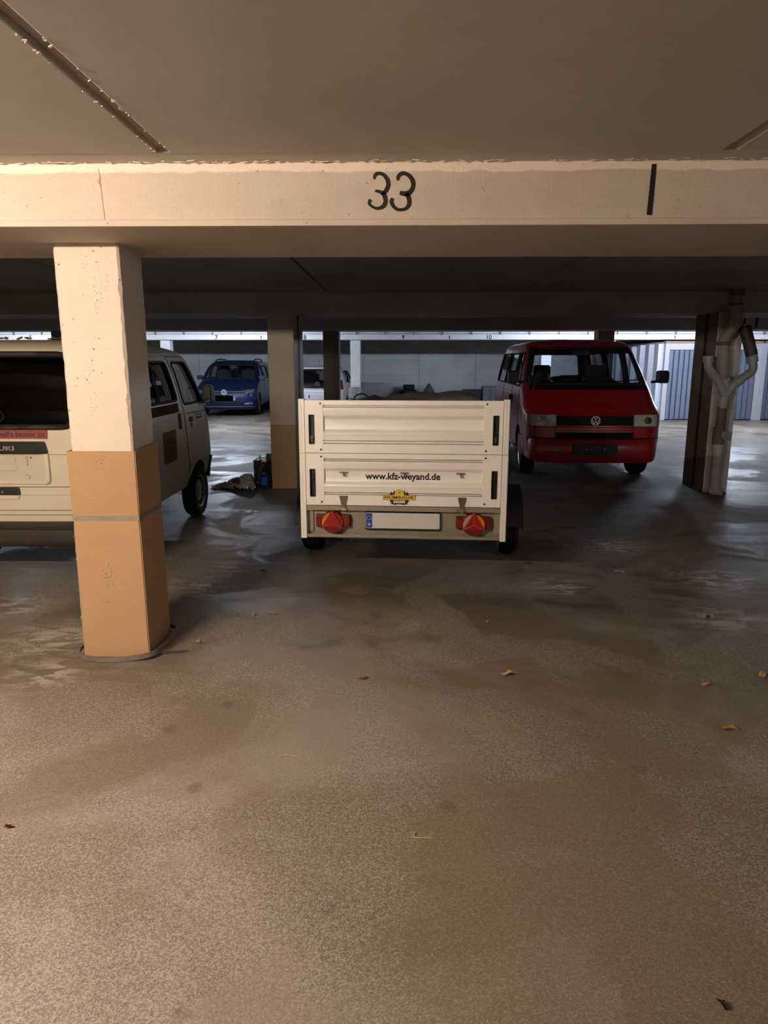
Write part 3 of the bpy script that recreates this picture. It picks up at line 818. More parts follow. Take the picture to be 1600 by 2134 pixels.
# lettering and emblem
letter_black = M('letter_black', '1d1a17', .5)
text_obj('web_address', 'www.kfz-weyand.de', letter_black, .064, (.0, .0192, .842), FACING, tg_l, bold=.0018, width=.516)
yl = M('emblem_yellow', 'e8c34a', .5); bk = M('emblem_black', '14100e', .5); gy = M('emblem_grey', '6f6c68', .5)
EM = MB().prism(round_poly([(-.112, -.018), (.112, -.018), (.112, .018), (-.112, .018)], .002), lambda a, b, c: (-.022 + a, c, .700 + b), -.0030, .0).build('emblem', bk, tg_l)
MB().box(-.022 - .1095, -.022 + .1095, -.0036, -.002, .700 - .0155, .700 + .0155).build('emblem_field', yl, EM)
arc = [(.034 * math.cos(R(a)), .036 * math.sin(R(a))) for a in range(0, 181, 15)]
MB().prism([(a * 1.06, b * 1.06) for a, b in arc], lambda a, b, c: (-.022 + a, c, .7155 + b), -.0026, .0).build('emblem_arch_edge', bk, EM)
MB().prism(arc, lambda a, b, c: (-.022 + a, c, .7155 + b), -.0034, .0).build('emblem_arch', yl, EM)
text_obj('emblem_word', 'HUMBAUR', bk, .027, (-.022, -.0040, .700), FACING, EM, bold=.0004, width=.200, space=1.08)
text_obj('emblem_small_word', '1976', bk, .009, (-.022, -.0040, .7345), FACING, EM, bold=.0004)
mb = MB()
for s in (-1, 1):
    for k, (bx, bz, ex, ez, wd) in enumerate(((.036, .718, .033, .752, .010), (.050, .716, .054, .744, .010), (.058, .716, .062, .730, .007), (.040, .684, .066, .664, .016), (.030, .672, .060, .652, .016), (.018, .664, .036, .646, .014), (.046, .690, .068, .676, .010))):
        q = Vector((ex - bx, ez - bz)); n = Vector((-q.y, q.x)).normalized() * wd
        pts = [(bx - n.x * .4, bz - n.y * .4), (bx + q.x * .5 - n.x * .6, bz + q.y * .5 - n.y * .6), (ex, ez), (bx + q.x * .5 + n.x * .5, bz + q.y * .5 + n.y * .5), (bx + n.x * .4, bz + n.y * .4)]
        mb.prism([(a * s, b) for a, b in pts], lambda a, b, c: (-.022 + a, c, b), -.0026 - k * .0001, 0)
mb.prism([(-.046, .652), (.046, .652), (.046, .684), (-.046, .684)], lambda a, b, c: (-.022 + a, c, b), -.0033, 0)
mb.build('emblem_wing', bk, EM)
MB().box(-.022 - .043, -.022 + .043, -.0037, -.002, .657, .682).build('emblem_plaque', gy, EM)
text_obj('emblem_number', '500.000', M('letter_white', 'e8e8e8', .5), .022, (-.022, -.0041, .670), FACING, EM, bold=.0012, width=.078)
# tarpaulin hooks in the lower channel
for x in (-.405, .012, .395):
    h = MB().box(x - .030, x + .030, .004, .012, .864, .874).build('tarp_hook', M('hook_zinc', '8b867a', .4, .8), tg_l, bevel=.003)
    MB().tube(catmull([(x, .006, .868), (x, -.006, .862), (x + .002, -.010, .852), (x + .002, -.002, .846)], 4), .006, 8).build('hook_tongue', M('hook_zinc', '8b867a', .4, .8), h, smooth=50)

# wheels
def wheel(parent, x, y, z, r, wd, face, rim_r, style='steel', rim_mat=None, name='wheel'):
    """face +1/-1: side of the rim that shows"""
    h = wd / 2
    prof = [(rim_r, -h * .8), (r * .80, -h), (r - .022, -h * .98), (r - .004, -h * .72)]
    for g in (-.42, 0, .42):
        prof += [(r, h * (g - .16)), (r, h * (g - .05)), (r - .008, h * (g - .04)), (r - .008, h * (g + .04)), (r, h * (g + .05)), (r, h * (g + .16))]
    prof += [(r - .004, h * .72), (r - .022, h * .98), (r * .80, h), (rim_r, h * .8), (rim_r, -h * .8)]
    t = MB().lathe(prof[:-1], 44, (x, y, z), 'x').build(name, tyre_m, parent, smooth=35)
    rm = rim_mat or M('rim_silver', '9fa1a4', .35, .8)
    f = face
    disc = [(0, f * h * .62), (rim_r * .28, f * h * .66), (rim_r * .34, f * h * .50), (rim_r * .62, f * h * .56), (rim_r * .88, f * h * .42), (rim_r * .90, f * h * .72), (rim_r * 1.0, f * h * .84), (rim_r * 1.02, f * h * .70), (rim_r * .9, 0), (0, 0)]
    d = MB().lathe(disc, 36, (x, y, z), 'x', closed=False).build('rim', rm, t, smooth=35)
    n = {'steel': 8, 'cover': 12, 'alloy': 0}[style]
    for i in range(n):
        a = 2 * math.pi * i / n
        MB().obox((x + f * h * .52, y + rim_r * .74 * math.cos(a), z + rim_r * .74 * math.sin(a)), (.02, rim_r * .16, rim_r * .10), (a, 0, 0)).build('vent_hole', dark_trim, d)
    if style == 'alloy':
        for i in range(5):
            for e in (-.16, .16):
                a = 2 * math.pi * i / 5 + e
                MB().cyl((x + f * h * .66, y + rim_r * .2 * math.cos(a), z + rim_r * .2 * math.sin(a)), (x + f * h * .72, y + rim_r * .92 * math.cos(a * 1.0), z + rim_r * .92 * math.sin(a)), .018, 8).build('spoke', rm, d, smooth=50)
    return t
for s in (-1, 1):
    wheel(T, s * .835, 1.22, .272, .272, .155, s, .165)
    # dark plastic mudguard
    mb = MB()
    def fen(u, v, sd, s=s):
        a = R(-12 + 204 * u); rr = .345 + (.006 if sd else 0)
        return (s * (.725 + .205 * v), 1.22 - rr * math.cos(a) * (1.0), max(.272 + rr * math.sin(a) * .92, .30))
    mb.slab(fen, 24, 3)
    mb.slab(lambda u, v, sd, s=s: (s * (.928 + (.004 if sd else 0)), 1.22 - (.345 - .03 * v) * math.cos(R(-12 + 204 * u)), max(.272 + (.345 - .03 * v) * .92 * math.sin(R(-12 + 204 * u)), .28)), 24, 1)
    mb.build('mudguard', M('mudguard_black', '1c1d22', .45), T, smooth=50)
MB().cyl((-.78, 1.22, .272), (.78, 1.22, .272), .035, 12).build('axle', M('axle_black', '222222', .6), T)
MB().tube([(0, 1.4, .40), (0, LEN, .44), (0, LEN + 1.1, .46)], .035, 8).build('drawbar', galv, T)
MB().cyl((0, LEN + .8, .0), (0, LEN + .8, .55), .03, 12).build('jockey_post', galv, T)

# load: grey sheet thrown over the cargo
TX = [(-.67, 1.01), (-.60, 1.13), (-.47, 1.27), (-.40, 1.300), (-.31, 1.262), (-.22, 1.272), (-.03, 1.312), (.18, 1.318), (.47, 1.334), (.60, 1.285), (.655, 1.14), (.67, 1.01)]
def tarp(u, v, sd):
    x = -.67 + 1.34 * u; y = .40 + 2.08 * v
    i = max(k for k in range(len(TX) - 1) if TX[k][0] <= x + 1e-9)
    h = TX[i][1] + (TX[i + 1][1] - TX[i][1]) * (x - TX[i][0]) / (TX[i + 1][0] - TX[i][0])
    k = min(1, v / .28) * min(1, (1 - v) / .10)
    k = k * k * (3 - 2 * k)
    fold = .008 * math.sin(9 * x + 4 * y) + .005 * math.sin(23 * x - 11 * y)
    return (x, y, 1.012 + (h - 1.012) * k + fold * k + (.006 if sd else 0))
tp = thing('cargo_tarpaulin', 'grey tarpaulin heaped over the load inside the trailer', 'tarpaulin', (.030, 4.80, 0), R(-3.4))
MB().slab(tarp, 48, 40).build('tarpaulin_sheet', M('grey_tarpaulin', '7d766a', .75, var=.15, scale=4), tp, smooth=60)
hs = thing('blue_hose', 'dark blue hose looping up out of the trailer at its left front', 'hose', (.030, 4.80, 0), R(-3.4))
MB().tube(catmull([(-.63, 2.50, 1.01), (-.635, 2.50, 1.2), (-.625, 2.50, 1.262), (-.56, 2.50, 1.292), (-.495, 2.50, 1.262), (-.485, 2.50, 1.2), (-.49, 2.50, 1.01)], 6), .008, 8).build('hose_loop', M('hose_blue', '1c2742', .4), hs, smooth=60)
# ================================================================ vehicles
def pchip(xs, ys):
    n = len(xs); h = [xs[i + 1] - xs[i] for i in range(n - 1)]; d = [(ys[i + 1] - ys[i]) / h[i] for i in range(n - 1)]
    m = [d[0]] + [0.0] * (n - 2) + [d[-1]]
    for i in range(1, n - 1):
        if d[i - 1] * d[i] > 0:
            w1 = 2 * h[i] + h[i - 1]; w2 = h[i] + 2 * h[i - 1]
            m[i] = (w1 + w2) / (w1 / d[i - 1] + w2 / d[i])
    def f(x):
        if x <= xs[0]: return ys[0]
        if x >= xs[-1]: return ys[-1]
        i = max(k for k in range(n - 1) if xs[k] <= x)
        t = (x - xs[i]) / h[i]
        return (1 + 2 * t) * (1 - t) ** 2 * ys[i] + t * (1 - t) ** 2 * h[i] * m[i] + t * t * (3 - 2 * t) * ys[i + 1] + t * t * (t - 1) * h[i] * m[i + 1]
    return f

class Shell:
    """car body as a stack of plan outlines; rows (z, y_front, y_rear, half_width, r_front, r_rear, bow_front, bow_rear); front is towards -Y"""
    def __init__(s, rows):
        s.zs = [r[0] for r in rows]
        s.f = [pchip(s.zs, [r[k] for r in rows]) for k in range(1, 8)]
    def at(s, z): return [f(z) for f in s.f]
    def front_y(s, x, z):
        yf, yr, w, rf, rr, bf, br = s.at(z); ax = abs(x)
        k = w - rf
        if ax <= k: return yf + bf * (x / w) ** 2
        d = min(ax - k, rf)
        return yf + bf * (k / w) ** 2 + rf - math.sqrt(max(0, rf * rf - d * d))
    def rear_y(s, x, z):
        yf, yr, w, rf, rr, bf, br = s.at(z); ax = abs(x); k = w - rr
        if ax <= k: return yr - br * (x / w) ** 2
        d = min(ax - k, rr)
        return yr - br * (k / w) ** 2 - rr + math.sqrt(max(0, rr * rr - d * d))
    def side_x(s, y, z):
        yf, yr, w, rf, rr, bf, br = s.at(z)
        y0 = yf + bf * ((w - rf) / w) ** 2 + rf; y1 = yr - br * ((w - rr) / w) ** 2 - rr
        if y < y0: d = min(y0 - y, rf); return w - rf + math.sqrt(max(0, rf * rf - d * d))
        if y > y1: d = min(y - y1, rr); return w - rr + math.sqrt(max(0, rr * rr - d * d))
        return w
    def outline(s, z, inset=0.0, ne=10, na=6, ns=18):
        yf, yr, w, rf, rr, bf, br = s.at(z)
        yf += inset; yr -= inset; w -= inset; w = max(w, .02); rf = min(rf, w * .98); rr = min(rr, w * .98)
        pts = []
        kf = w - rf; yc = yf + bf * (kf / w) ** 2 + rf
        kr = w - rr; yd = yr - br * (kr / w) ** 2 - rr
        for i in range(ne + 1): x = -kf + 2 * kf * i / ne; pts.append((x, yf + bf * (x / w) ** 2))
        for i in range(1, na + 1): a = math.pi / 2 * i / na; pts.append((kf + rf * math.sin(a), yc - rf * math.cos(a)))
        for i in range(1, ns): pts.append((w, yc + (yd - yc) * i / ns))
        for i in range(na + 1): a = math.pi / 2 * i / na; pts.append((kr + rr * math.cos(a), yd + rr * math.sin(a)))
        for i in range(1, ne): x = kr - 2 * kr * i / ne; pts.append((x, yr - br * (x / w) ** 2))
        for i in range(na + 1): a = math.pi / 2 * i / na; pts.append((-kr - rr * math.sin(a), yd + rr * math.cos(a)))
        for i in range(1, ns): pts.append((-w, yd + (yc - yd) * i / ns))
        for i in range(na): a = math.pi / 2 * i / na; pts.append((-kf - rf * math.cos(a), yc - rf * math.sin(a)))
        return [(x, y, z) for x, y in pts]
    def mb(s, inset=0.0, z0=None, z1=None, k=5):
        zz = []
        for a, b in zip(s.zs[:-1], s.zs[1:]): zz += [a + (b - a) * i / k for i in range(k)]
        zz.append(s.zs[-1])
        if z0 is not None: zz = [z0] + [z for z in zz if z0 + .004 < z < z1 - .004] + [z1]
        return MB().rings([s.outline(z, inset) for z in zz])
    def pt(s, view, a, b, off=0.0):
        if view == 'F': return (a, s.front_y(a, b) - off, b)
        if view == 'B': return (a, s.rear_y(a, b) + off, b)
        x = s.side_x(a, b) + off
        return (x if view == 'R' else -x, a, b)
    def patch(s, view, poly, out, inn=-.01, mb=None):
        mb = mb or MB(); n = len(poly); o = len(mb.v)
        mb.v += [s.pt(view, a, b, inn) for a, b in poly] + [s.pt(view, a, b, out) for a, b in poly]
        ca = sum(p[0] for p in poly) / n; cb = sum(p[1] for p in poly) / n
        mb.v += [s.pt(view, ca, cb, inn), s.pt(view, ca, cb, out)]
        for i in range(n):
            j = (i + 1) % n
            mb.f += [(o + i, o + j, o + n + j, o + n + i), (o + n + i, o + n + j, o + 2 * n + 1), (o + j, o + i, o + 2 * n)]; mb.mi += [0, 0, 0]
        return mb
    def grid(s, view, q, out, inn, nu=12, nv=10, mb=None):
        """slab over the quadrilateral q = bottom left, bottom right, top right, top left"""
        mb = mb or MB()
        def fn(u, v, sd):
            a = (q[0][0] * (1 - u) + q[1][0] * u) * (1 - v) + (q[3][0] * (1 - u) + q[2][0] * u) * v
            b = (q[0][1] * (1 - u) + q[1][1] * u) * (1 - v) + (q[3][1] * (1 - u) + q[2][1] * u) * v
            return s.pt(view, a, b, out if sd else inn)
        return mb.slab(fn, nu, nv)
    def line(s, view, pts, r, off=0.0, closed=False, mb=None, n=6):
        mb = mb or MB(); P = []
        k = len(pts)
        for i in range(k if closed else k - 1):
            a = pts[i]; b = pts[(i + 1) % k]; d = math.hypot(b[0] - a[0], b[1] - a[1]); m = max(1, int(d / .05))
            P += [(a[0] + (b[0] - a[0]) * j / m, a[1] + (b[1] - a[1]) * j / m) for j in range(m)]
        if not closed: P.append(pts[-1])
        return mb.tube([s.pt(view, a, b, off) for a, b in P], r, n, closed)

def make_body(shell, parent, paint, wins, arches, cabin=None, name='body', inner=None):
    """outer skin minus cabin, window openings and wheel arches"""
    me = shell.mb().mesh(name); me.materials.append(paint)
    o = bpy.data.objects.new(name, me); COL.objects.link(o)
    cutters = []
    def cutter(mb):
        m2 = mb.mesh('cut'); m2.materials.append(inner or dark_trim)
        c = bpy.data.objects.new('cut', m2); COL.objects.link(c); cutters.append(c)
    if cabin: cutter(shell.mb(inset=.055, z0=cabin[0], z1=cabin[1]))
    for view, poly in wins:
        for v in ((view,) if view in 'FB' else ('R', 'L')):
            mb = MB()
            if v == 'F':
                ys = [shell.front_y(a, b) for a, b in poly]; mb.prism(poly, lambda a, b, c: (a, c, b), min(ys) - .3, max(ys) + .25)
            elif v == 'B':
                ys = [shell.rear_y(a, b) for a, b in poly]; mb.prism(poly, lambda a, b, c: (a, c, b), min(ys) - .25, max(ys) + .3)
            else:
                sg = 1 if v == 'R' else -1; mb.prism(poly, lambda a, b, c: (sg * c, a, b), .38, 1.3)
            cutter(mb)
    for (y, z, r) in arches:
        for sg in (-1, 1):
            mb = MB(); mb.cyl((sg * .48, y, z), (sg * 1.3, y, z), r, 32); cutter(mb)
    for c in cutters:
        md = o.modifiers.new('b', 'BOOLEAN'); md.operation = 'DIFFERENCE'; md.solver = 'EXACT'; md.object = c
        md.material_mode = 'TRANSFER'
    dg = bpy.context.evaluated_depsgraph_get(); dg.update()
    res = bpy.data.meshes.new_from_object(o.evaluated_get(dg))
    bpy.data.objects.remove(o); bpy.data.meshes.remove(me)
    for c in cutters:
        m2 = c.data; bpy.data.objects.remove(c); bpy.data.meshes.remove(m2)
    res.name = name
    return place(name, res, parent, smooth=32)

def glaze(shell, parent, view, q, poly, gm, seal_r=.012, seal_mat=None, name='window'):
    """pane with its rubber seal, q the four corners, poly the rounded opening"""
    outs = []
    for v in ((view,) if view in 'FB' else ('R', 'L')):
        w_ = shell.line(v, poly, seal_r, .002, True).build(name + '_seal', seal_mat or rubber, parent, smooth=60)
        shell.grid(v, q, -.012, -.016).build(name + '_pane', gm, w_, smooth=60)
        outs.append(w_)
    return outs

def badge(parent, pos, r, d=-1, mat=None, back=None):
    """ring with a V over a W, facing along d*Y"""
    x, y, z = pos; mat = mat or chrome
    b = MB().lathe([(r * .86, 0), (r * .86, d * .008), (r, d * .008), (r, 0)], 32, (x, y, z), 'y').build('badge', mat, parent, smooth=40)
    MB().lathe([(0, d * .002), (r * .9, d * .002), (r * .9, 0)], 32, (x, y, z), 'y', closed=False).build('badge_field', back or dark_trim, b)
    mb = MB()
    S = (-1 if d > 0 else 1)
    def st(p, q, wd=.15):
        P = Vector(p); Q = Vector(q); n = Vector((-(Q - P).y, (Q - P).x)).normalized() * wd * r / 2
        P *= r; Q *= r
        mb.prism([(P + n)[:], (P - n)[:], (Q - n)[:], (Q + n)[:]], lambda a, c, e: (x + S * a, y + e, z + c), d * .001, d * .008)
    st((-.36, .80), (0, .12)); st((.36, .80), (0, .12))
    st((-.80, .38), (-.36, -.74)); st((-.36, -.74), (0, .0)); st((.80, .38), (.36, -.74)); st((.36, -.74), (0, .0))
    mb.build('badge_letters', mat, b)
    return b

def seat(parent, x, y, z, wd=.48, head=True, facing=-1):
    """car seat facing along facing*Y"""
    f = -facing
    mb = MB()
    mb.box(x - wd / 2, x + wd / 2, y - .24, y + .24, z, z + .16)
    s = mb.build('seat', seat_cloth, parent, bevel=.05, seg=3)
    MB().obox((x, y + f * .27, z + .42), (wd * .94, .14, .60), (-f * .16, 0, 0)).build('seat_back', seat_cloth, s, bevel=.05, seg=3)
    if head: MB().obox((x, y + f * .34, z + .80), (wd * .55, .10, .20), (-f * .1, 0, 0)).build('headrest', seat_cloth, s, bevel=.04, seg=3)
    return s

def mirror(parent, sg, x, y, z, wd, ht, mat, arm=True):
    m = MB().prism(round_poly([(0, -ht / 2), (wd, -ht / 2), (wd, ht / 2), (0, ht / 2)], min(wd, ht) * .25), lambda a, b, c: (sg * (x + a), c, z + b), y - .07, y + .05).build('door_mirror', mat, parent, bevel=.012)
    MB().prism(round_poly([(.012, -ht / 2 + .012), (wd - .012, -ht / 2 + .012), (wd - .012, ht / 2 - .012), (.012, ht / 2 - .012)], .02), lambda a, b, c: (sg * (x + a), c, z + b), y + .05, y + .056).build('mirror_glass', chrome, m)
    MB().cyl((sg * (x - .07), y + .02, z - ht * .42), (sg * (x + .03), y, z - ht * .36), .018, 8).build('mirror_arm', black_plastic, m)
    return m

# ---------------------------------------------------------------- red van
red = M('van_red_paint', 'a21219', .30, var=.06, coat=.8)
rv_shell = Shell([
    (.30, .12, 4.60, .88, .20, .08, .05, .02), (.45, .08, 4.62, .905, .22, .09, .07, .02), (.62, .08, 4.62, .92, .24, .10, .09, .02), (.90, .11, 4.62, .925, .26, .12, .10, .03),
    (.95, .15, 4.62, .925, .28, .12, .10, .03), (1.05, .30, 4.62, .92, .30, .14, .11, .03), (1.23, .52, 4.61, .905, .30, .15, .14, .03), (1.32, .62, 4.60, .885, .30, .15, .16, .03),
    (1.58, .90, 4.56, .83, .28, .16, .16, .03), (1.80, 1.15, 4.52, .765, .26, .18, .16, .04), (1.87, 1.26, 4.49, .72, .26, .2, .14, .05), (1.915, 1.42, 4.42, .62, .26, .2, .12, .05), (1.94, 1.66, 4.25, .42, .2, .2, .10, .05), (1.95, 1.95, 3.9, .2, .1, .1, .05, .02)])
RV = thing('red_van', 'red minibus with black mirrors parked nose out behind the trailer', 'van', (2.645, 9.56, 0), R(-2.2))
ws = [(-.81, 1.30), (.81, 1.30), (.685, 1.80), (-.685, 1.80)]
wsr = round_poly(ws, .06)
sw1 = [(1.10, 1.26), (1.86, 1.26), (1.86, 1.74), (1.42, 1.74)]
sw2 = [(1.98, 1.26), (3.05, 1.26), (3.05, 1.74), (1.98, 1.74)]
sw3 = [(3.17, 1.26), (4.36, 1.26), (4.30, 1.74), (3.17, 1.74)]
rw = [(-.70, 1.20), (.70, 1.20), (.62, 1.74), (-.62, 1.74)]
wl = [('F', wsr), ('R', round_poly(sw1, .05)), ('R', round_poly(sw2, .06)), ('R', round_poly(sw3, .06)), ('B', round_poly(rw, .06))]
make_body(rv_shell, RV, red, wl, [(.92, .32, .39), (3.85, .32, .39)], cabin=(.62, 1.90))
gw = glaze(rv_shell, RV, 'F', [(-.85, 1.28), (.85, 1.28), (.72, 1.82), (-.72, 1.82)], wsr, clear_glass, .022, name='windscreen')
for q in (sw1, sw2, sw3):
    e = [(q[0][0] - .03, q[0][1] - .03), (q[1][0] + .03, q[1][1] - .03), (q[2][0] + .03, q[2][1] + .03), (q[3][0] - .03, q[3][1] + .03)]
    glaze(rv_shell, RV, 'R', e, round_poly(q, .05), clear_glass, .012)
glaze(rv_shell, RV, 'B', [(-.74, 1.17), (.74, 1.17), (.66, 1.77), (-.66, 1.77)], round_poly(rw, .06), clear_glass, .014, name='rear_window')
# black cowl under the screen and black screen frame
rv_shell.grid('F', [(-.83, 1.225), (.83, 1.225), (.80, 1.315), (-.80, 1.315)], .006, -.01, 16, 4).build('cowl', black_plastic, RV, smooth=50)
for s in (-1, 1):
    mb = MB()
    mb.slab(lambda u, v, sd, s=s: rv_shell.pt('F', s * ((.80 + .075 * u) * (1 - v) + (.675 + .06 * u) * v), 1.31 + .50 * v, .004 if sd else -.006), 3, 10)
    mb.build('screen_pillar_trim', black_plastic, RV, smooth=60)
# bonnet seams
mb = MB()
for s in (-1, 1): rv_shell.line('F', [(s * .79, 1.22), (s * .76, 1.05), (s * .76, .92)], .004, .001, mb=mb)
rv_shell.line('F', [(-.80, .905), (.80, .905)], .004, .001, mb=mb)
mb.build('bonnet_seam', dark_trim, RV)
mb = MB()
for s in 'RL':
    rv_shell.line(s, [(1.0, 1.22), (1.0, .62), (1.14, .45)], .004, .001, mb=mb); rv_shell.line(s, [(1.91, 1.78), (1.91, .40)], .004, .001, mb=mb)
    rv_shell.line(s, [(3.11, 1.78), (3.11, .40)], .004, .001, mb=mb); rv_shell.line(s, [(1.91, 1.15), (4.3, 1.15)], .004, .001, mb=mb)
mb.build('door_seam', dark_trim, RV)
for s in 'RL': 
    for y in (1.78, 2.02): rv_shell.line(s, [(y, 1.10), (y, .98)], .014, .014).build('door_handle', black_plastic, RV, smooth=50)
# headlamps with corner indicators
lens_m = M('headlamp_lens', 'd6d8d6', .12, .1, var=.55, scale=34, coat=.8)
for s in (-1, 1):
    q = lambda a, b, c, d: [(s * a, c), (s * b, c), (s * b, d), (s * a, d)] if s > 0 else [(s * b, c), (s * a, c), (s * a, d), (s * b, d)]
    h = rv_shell.grid('F', q(.520, .845, .755, .905), .012, -.03, 10, 4).build('headlamp', lens_m, RV, smooth=40)
    mb = MB(); rv_shell.line('F', round_poly(q(.515, .85, .75, .91), .01), .008, .010, True, mb=mb); mb.build('headlamp_frame', M('lamp_frame_grey', '6a655e', .5), h, smooth=50)
    rv_shell.patch('F', round_poly([(s * .66, .79), (s * .76, .79), (s * .76, .88), (s * .66, .88)], .04), .013, .0).build('bulb_bowl', chrome, h)
    side = 'R' if s > 0 else 'L'
    mb = MB(); mb.slab(lambda u, v, sd, s=s: rv_shell.pt('F', s * (.855 + .062 * u), .752 + .155 * v, .012 if sd else -.02), 5, 3)
    mb.build('indicator', M('indicator_amber', '8a4210', .25, coat=.5, var=.2), RV, smooth=40)
# grilles
def grille(z0, z1, x1, bars, nm):
    g = rv_shell.grid('F', [(-x1, z0), (x1, z0), (x1, z1), (-x1, z1)], .002, -.03, 14, 2).build(nm, dark_trim, RV, smooth=50)
    for i in range(bars):
        z = z0 + (z1 - z0) * (i + .5) / bars
        rv_shell.line('F', [(-x1 + .01, z), (x1 - .01, z)], .008, .010).build('grille_bar', M('grille_black', '1a1a1c', .35), g, smooth=50)
grille(.765, .895, .515, 5, 'upper_grille')
grille(.588, .672, .515, 4, 'lower_grille')
mb = MB(); rv_shell.line('F', [(-.515, .90), (.515, .90)], .007, .008, mb=mb); mb.build('grille_rim', red, RV, smooth=50)
mb = MB()
for s in (-1, 1): rv_shell.line('F', [(s * .525, .745), (s * .525, .58)], .004, .001, mb=mb)
rv_shell.line('F', [(-.88, .745), (.88, .745)], .004, .001, mb=mb)
rv_shell.line('F', [(-.90, .592), (.90, .592)], .007, .004, mb=mb)
mb.build('front_panel_seam', dark_trim, RV)
badge(RV, (0, rv_shell.front_y(0, .83) - .022, .832), .062, mat=M('badge_white', 'e6e8ea', .3, .1, var=.02))
# bumper
def bump_pt(u, v):
    x = -.955 + 1.91 * u; ax = abs(x)
    z0 = .265 + .10 * max(0, (ax - .70) / .245) ** 2; z1 = .585 + .012 * max(0, (ax - .6) / .35)
    z = z0 + (z1 - z0) * v
    bul = .075 * math.sin(math.pi * min(1, .12 + v * .80)) ** .6
    y = .085 - bul + .075 * (x / .9) ** 2 + (.42 * max(0, (ax - .74) / .205) ** 2.6)
    return x, y, z
mb = MB(); mb.slab(lambda u, v, sd: (lambda p: (p[0], p[1] if sd else p[1] + .05 + (.05 if .05 < u < .95 else 0), p[2]))(bump_pt(u, v)), 40, 12)
mb.build('front_bumper', red, RV, smooth=40)
for s in (-1, 1):
    rv_shell.line('R' if s > 0 else 'L', [(.52, .60), (.60, .60)], .008, .004).build('bumper_strip', black_plastic, RV)
y0 = bump_pt(.5, .45)[1]
ph = MB().prism(round_poly([(-.295, .362), (.295, .362), (.295, .528), (-.295, .528)], .02), lambda a, b, c: (a, c + .075 * (a / .9) ** 2, b), y0 - .016, y0 + .02).build('plate_holder', M('plate_holder_black', '23201f', .5), RV, bevel=.004)
MB().box(-.08, .08, y0 - .0185, y0, .405, .505).build('plate_gap', M('plate_gap_red', '5c1a1c', .5), ph)
for x in (-.115, .125): MB().lathe([(0, -.004), (.009, -.003), (.011, 0)], 12, (x, y0 - .015, .452), 'y', closed=False).build('plate_screw', chrome, ph)
MB().prism(round_poly([(-.69, .345), (-.62, .345), (-.62, .372), (-.69, .372)], .01), lambda a, b, c: (a, c + .043, b), y0 - .002, y0 + .02).build('towing_cover', dark_trim, RV)
# wipers, interior mirror, mirrors
for x0, x1 in ((-.62, .02), (.08, .70)):
    mb = MB(); rv_shell.line('F', [(x0, 1.31), (x1, 1.36 if x1 > .1 else 1.35)], .009, .018, mb=mb); rv_shell.line('F', [(x0 + .32, 1.335), (x0 + .36, 1.26)], .010, .022, mb=mb)
    mb.build('wiper', black_plastic, RV)
for s in (-1, 1):
    mirror(RV, s, .965, .74, 1.40, .155, .175, black_plastic)
for s, x in ((-1, -.78), (1, .78)):
    wheel(RV, s * .80, .92, .318, .318, .205, s, .20)
    wheel(RV, s * .80, 3.85, .318, .318, .205, s, .20)
# inside
MB().prism([(.62, .75), (.62, 1.22), (.85, 1.27), (1.10, 1.24), (1.15, .95), (1.05, .75)], lambda a, b, c: (c, a, b), -.80, .80).build('dashboard', M('dash_dark', '1d1d20', .7), RV, bevel=.02)
MB().box(-.84, .84, 1.0, 4.5, .60, .645).build('cabin_floor', dark_trim, RV)
seat(RV, .42, 1.62, .655, .50); seat(RV, -.45, 1.62, .655, .50); seat(RV, -.03, 1.66, .62, .36, head=False)
seat(RV, -.40, 2.75, .645, .5, head=False); seat(RV, .12, 2.75, .645, .46, head=False); seat(RV, .42, 3.7, .645, .5, head=False); seat(RV, -.42, 3.7, .645, .5, head=False)
MB().tube([(.42 + .19 * math.cos(a * math.pi / 12), 1.20 + .08 * math.sin(a * math.pi / 12), 1.18 + .17 * math.sin(a * math.pi / 12)) for a in range(24)], .014, 8, closed=True).build('steering_wheel', black_plastic, RV, smooth=60)
MB().prism(round_poly([(-.13, 1.70), (.11, 1.70), (.11, 1.77), (-.13, 1.77)], .02), lambda a, b, c: (a, c, b), 1.22, 1.25).build('rear_view_mirror', black_plastic, RV)
def sheet(u, v, sd):
    x = -.75 + .62 * u; y = 1.20 + .5 * v
    return (x, y, 1.16 + .36 * math.exp(-((x + .5) / .17) ** 2) * (.6 + .4 * v) + .02 * math.sin(14 * x + 9 * y) - (0 if sd else .02))
MB().slab(sheet, 24, 12).build('seat_cover', M('cover_dark', '2b2b30', .8, var=.3), RV, smooth=60)
# ---------------------------------------------------------------- white microvan at the left
cream = M('microvan_white_paint', 'd9d0bd', .42, var=.05, scale=3, coat=.25)
sv = Shell([
    (.36, .10, 3.12, .64, .15, .06, .05, .01), (.50, .03, 3.17, .68, .18, .07, .06, .015), (.65, .0, 3.18, .70, .2, .08, .07, .02), (.95, .03, 3.18, .70, .22, .08, .08, .02),
    (1.15, .13, 3.17, .695, .22, .09, .10, .02), (1.25, .22, 3.15, .685, .22, .09, .12, .02), (1.62, .54, 3.09, .625, .2, .1, .12, .03), (1.69, .64, 3.05, .59, .2, .12, .10, .04),
    (1.735, .80, 2.97, .52, .2, .15, .08, .05), (1.765, 1.08, 2.8, .38, .18, .15, .06, .05), (1.778, 1.5, 2.5, .18, .1, .1, .03, .02)])
SV = thing('white_microvan', 'dirty white microvan with black rear window and sticker parked behind the near pillar', 'van', (-2.80, 8.09, 0), R(180))
f_win = [(.43, 1.20), (1.10, 1.20), (1.25, 1.61), (.84, 1.61)]
s_win = [(1.29, 1.25), (2.40, 1.25), (2.40, 1.61), (1.44, 1.61)]
r_win = [(-.535, 1.165), (.535, 1.165), (.50, 1.665), (-.50, 1.665)]
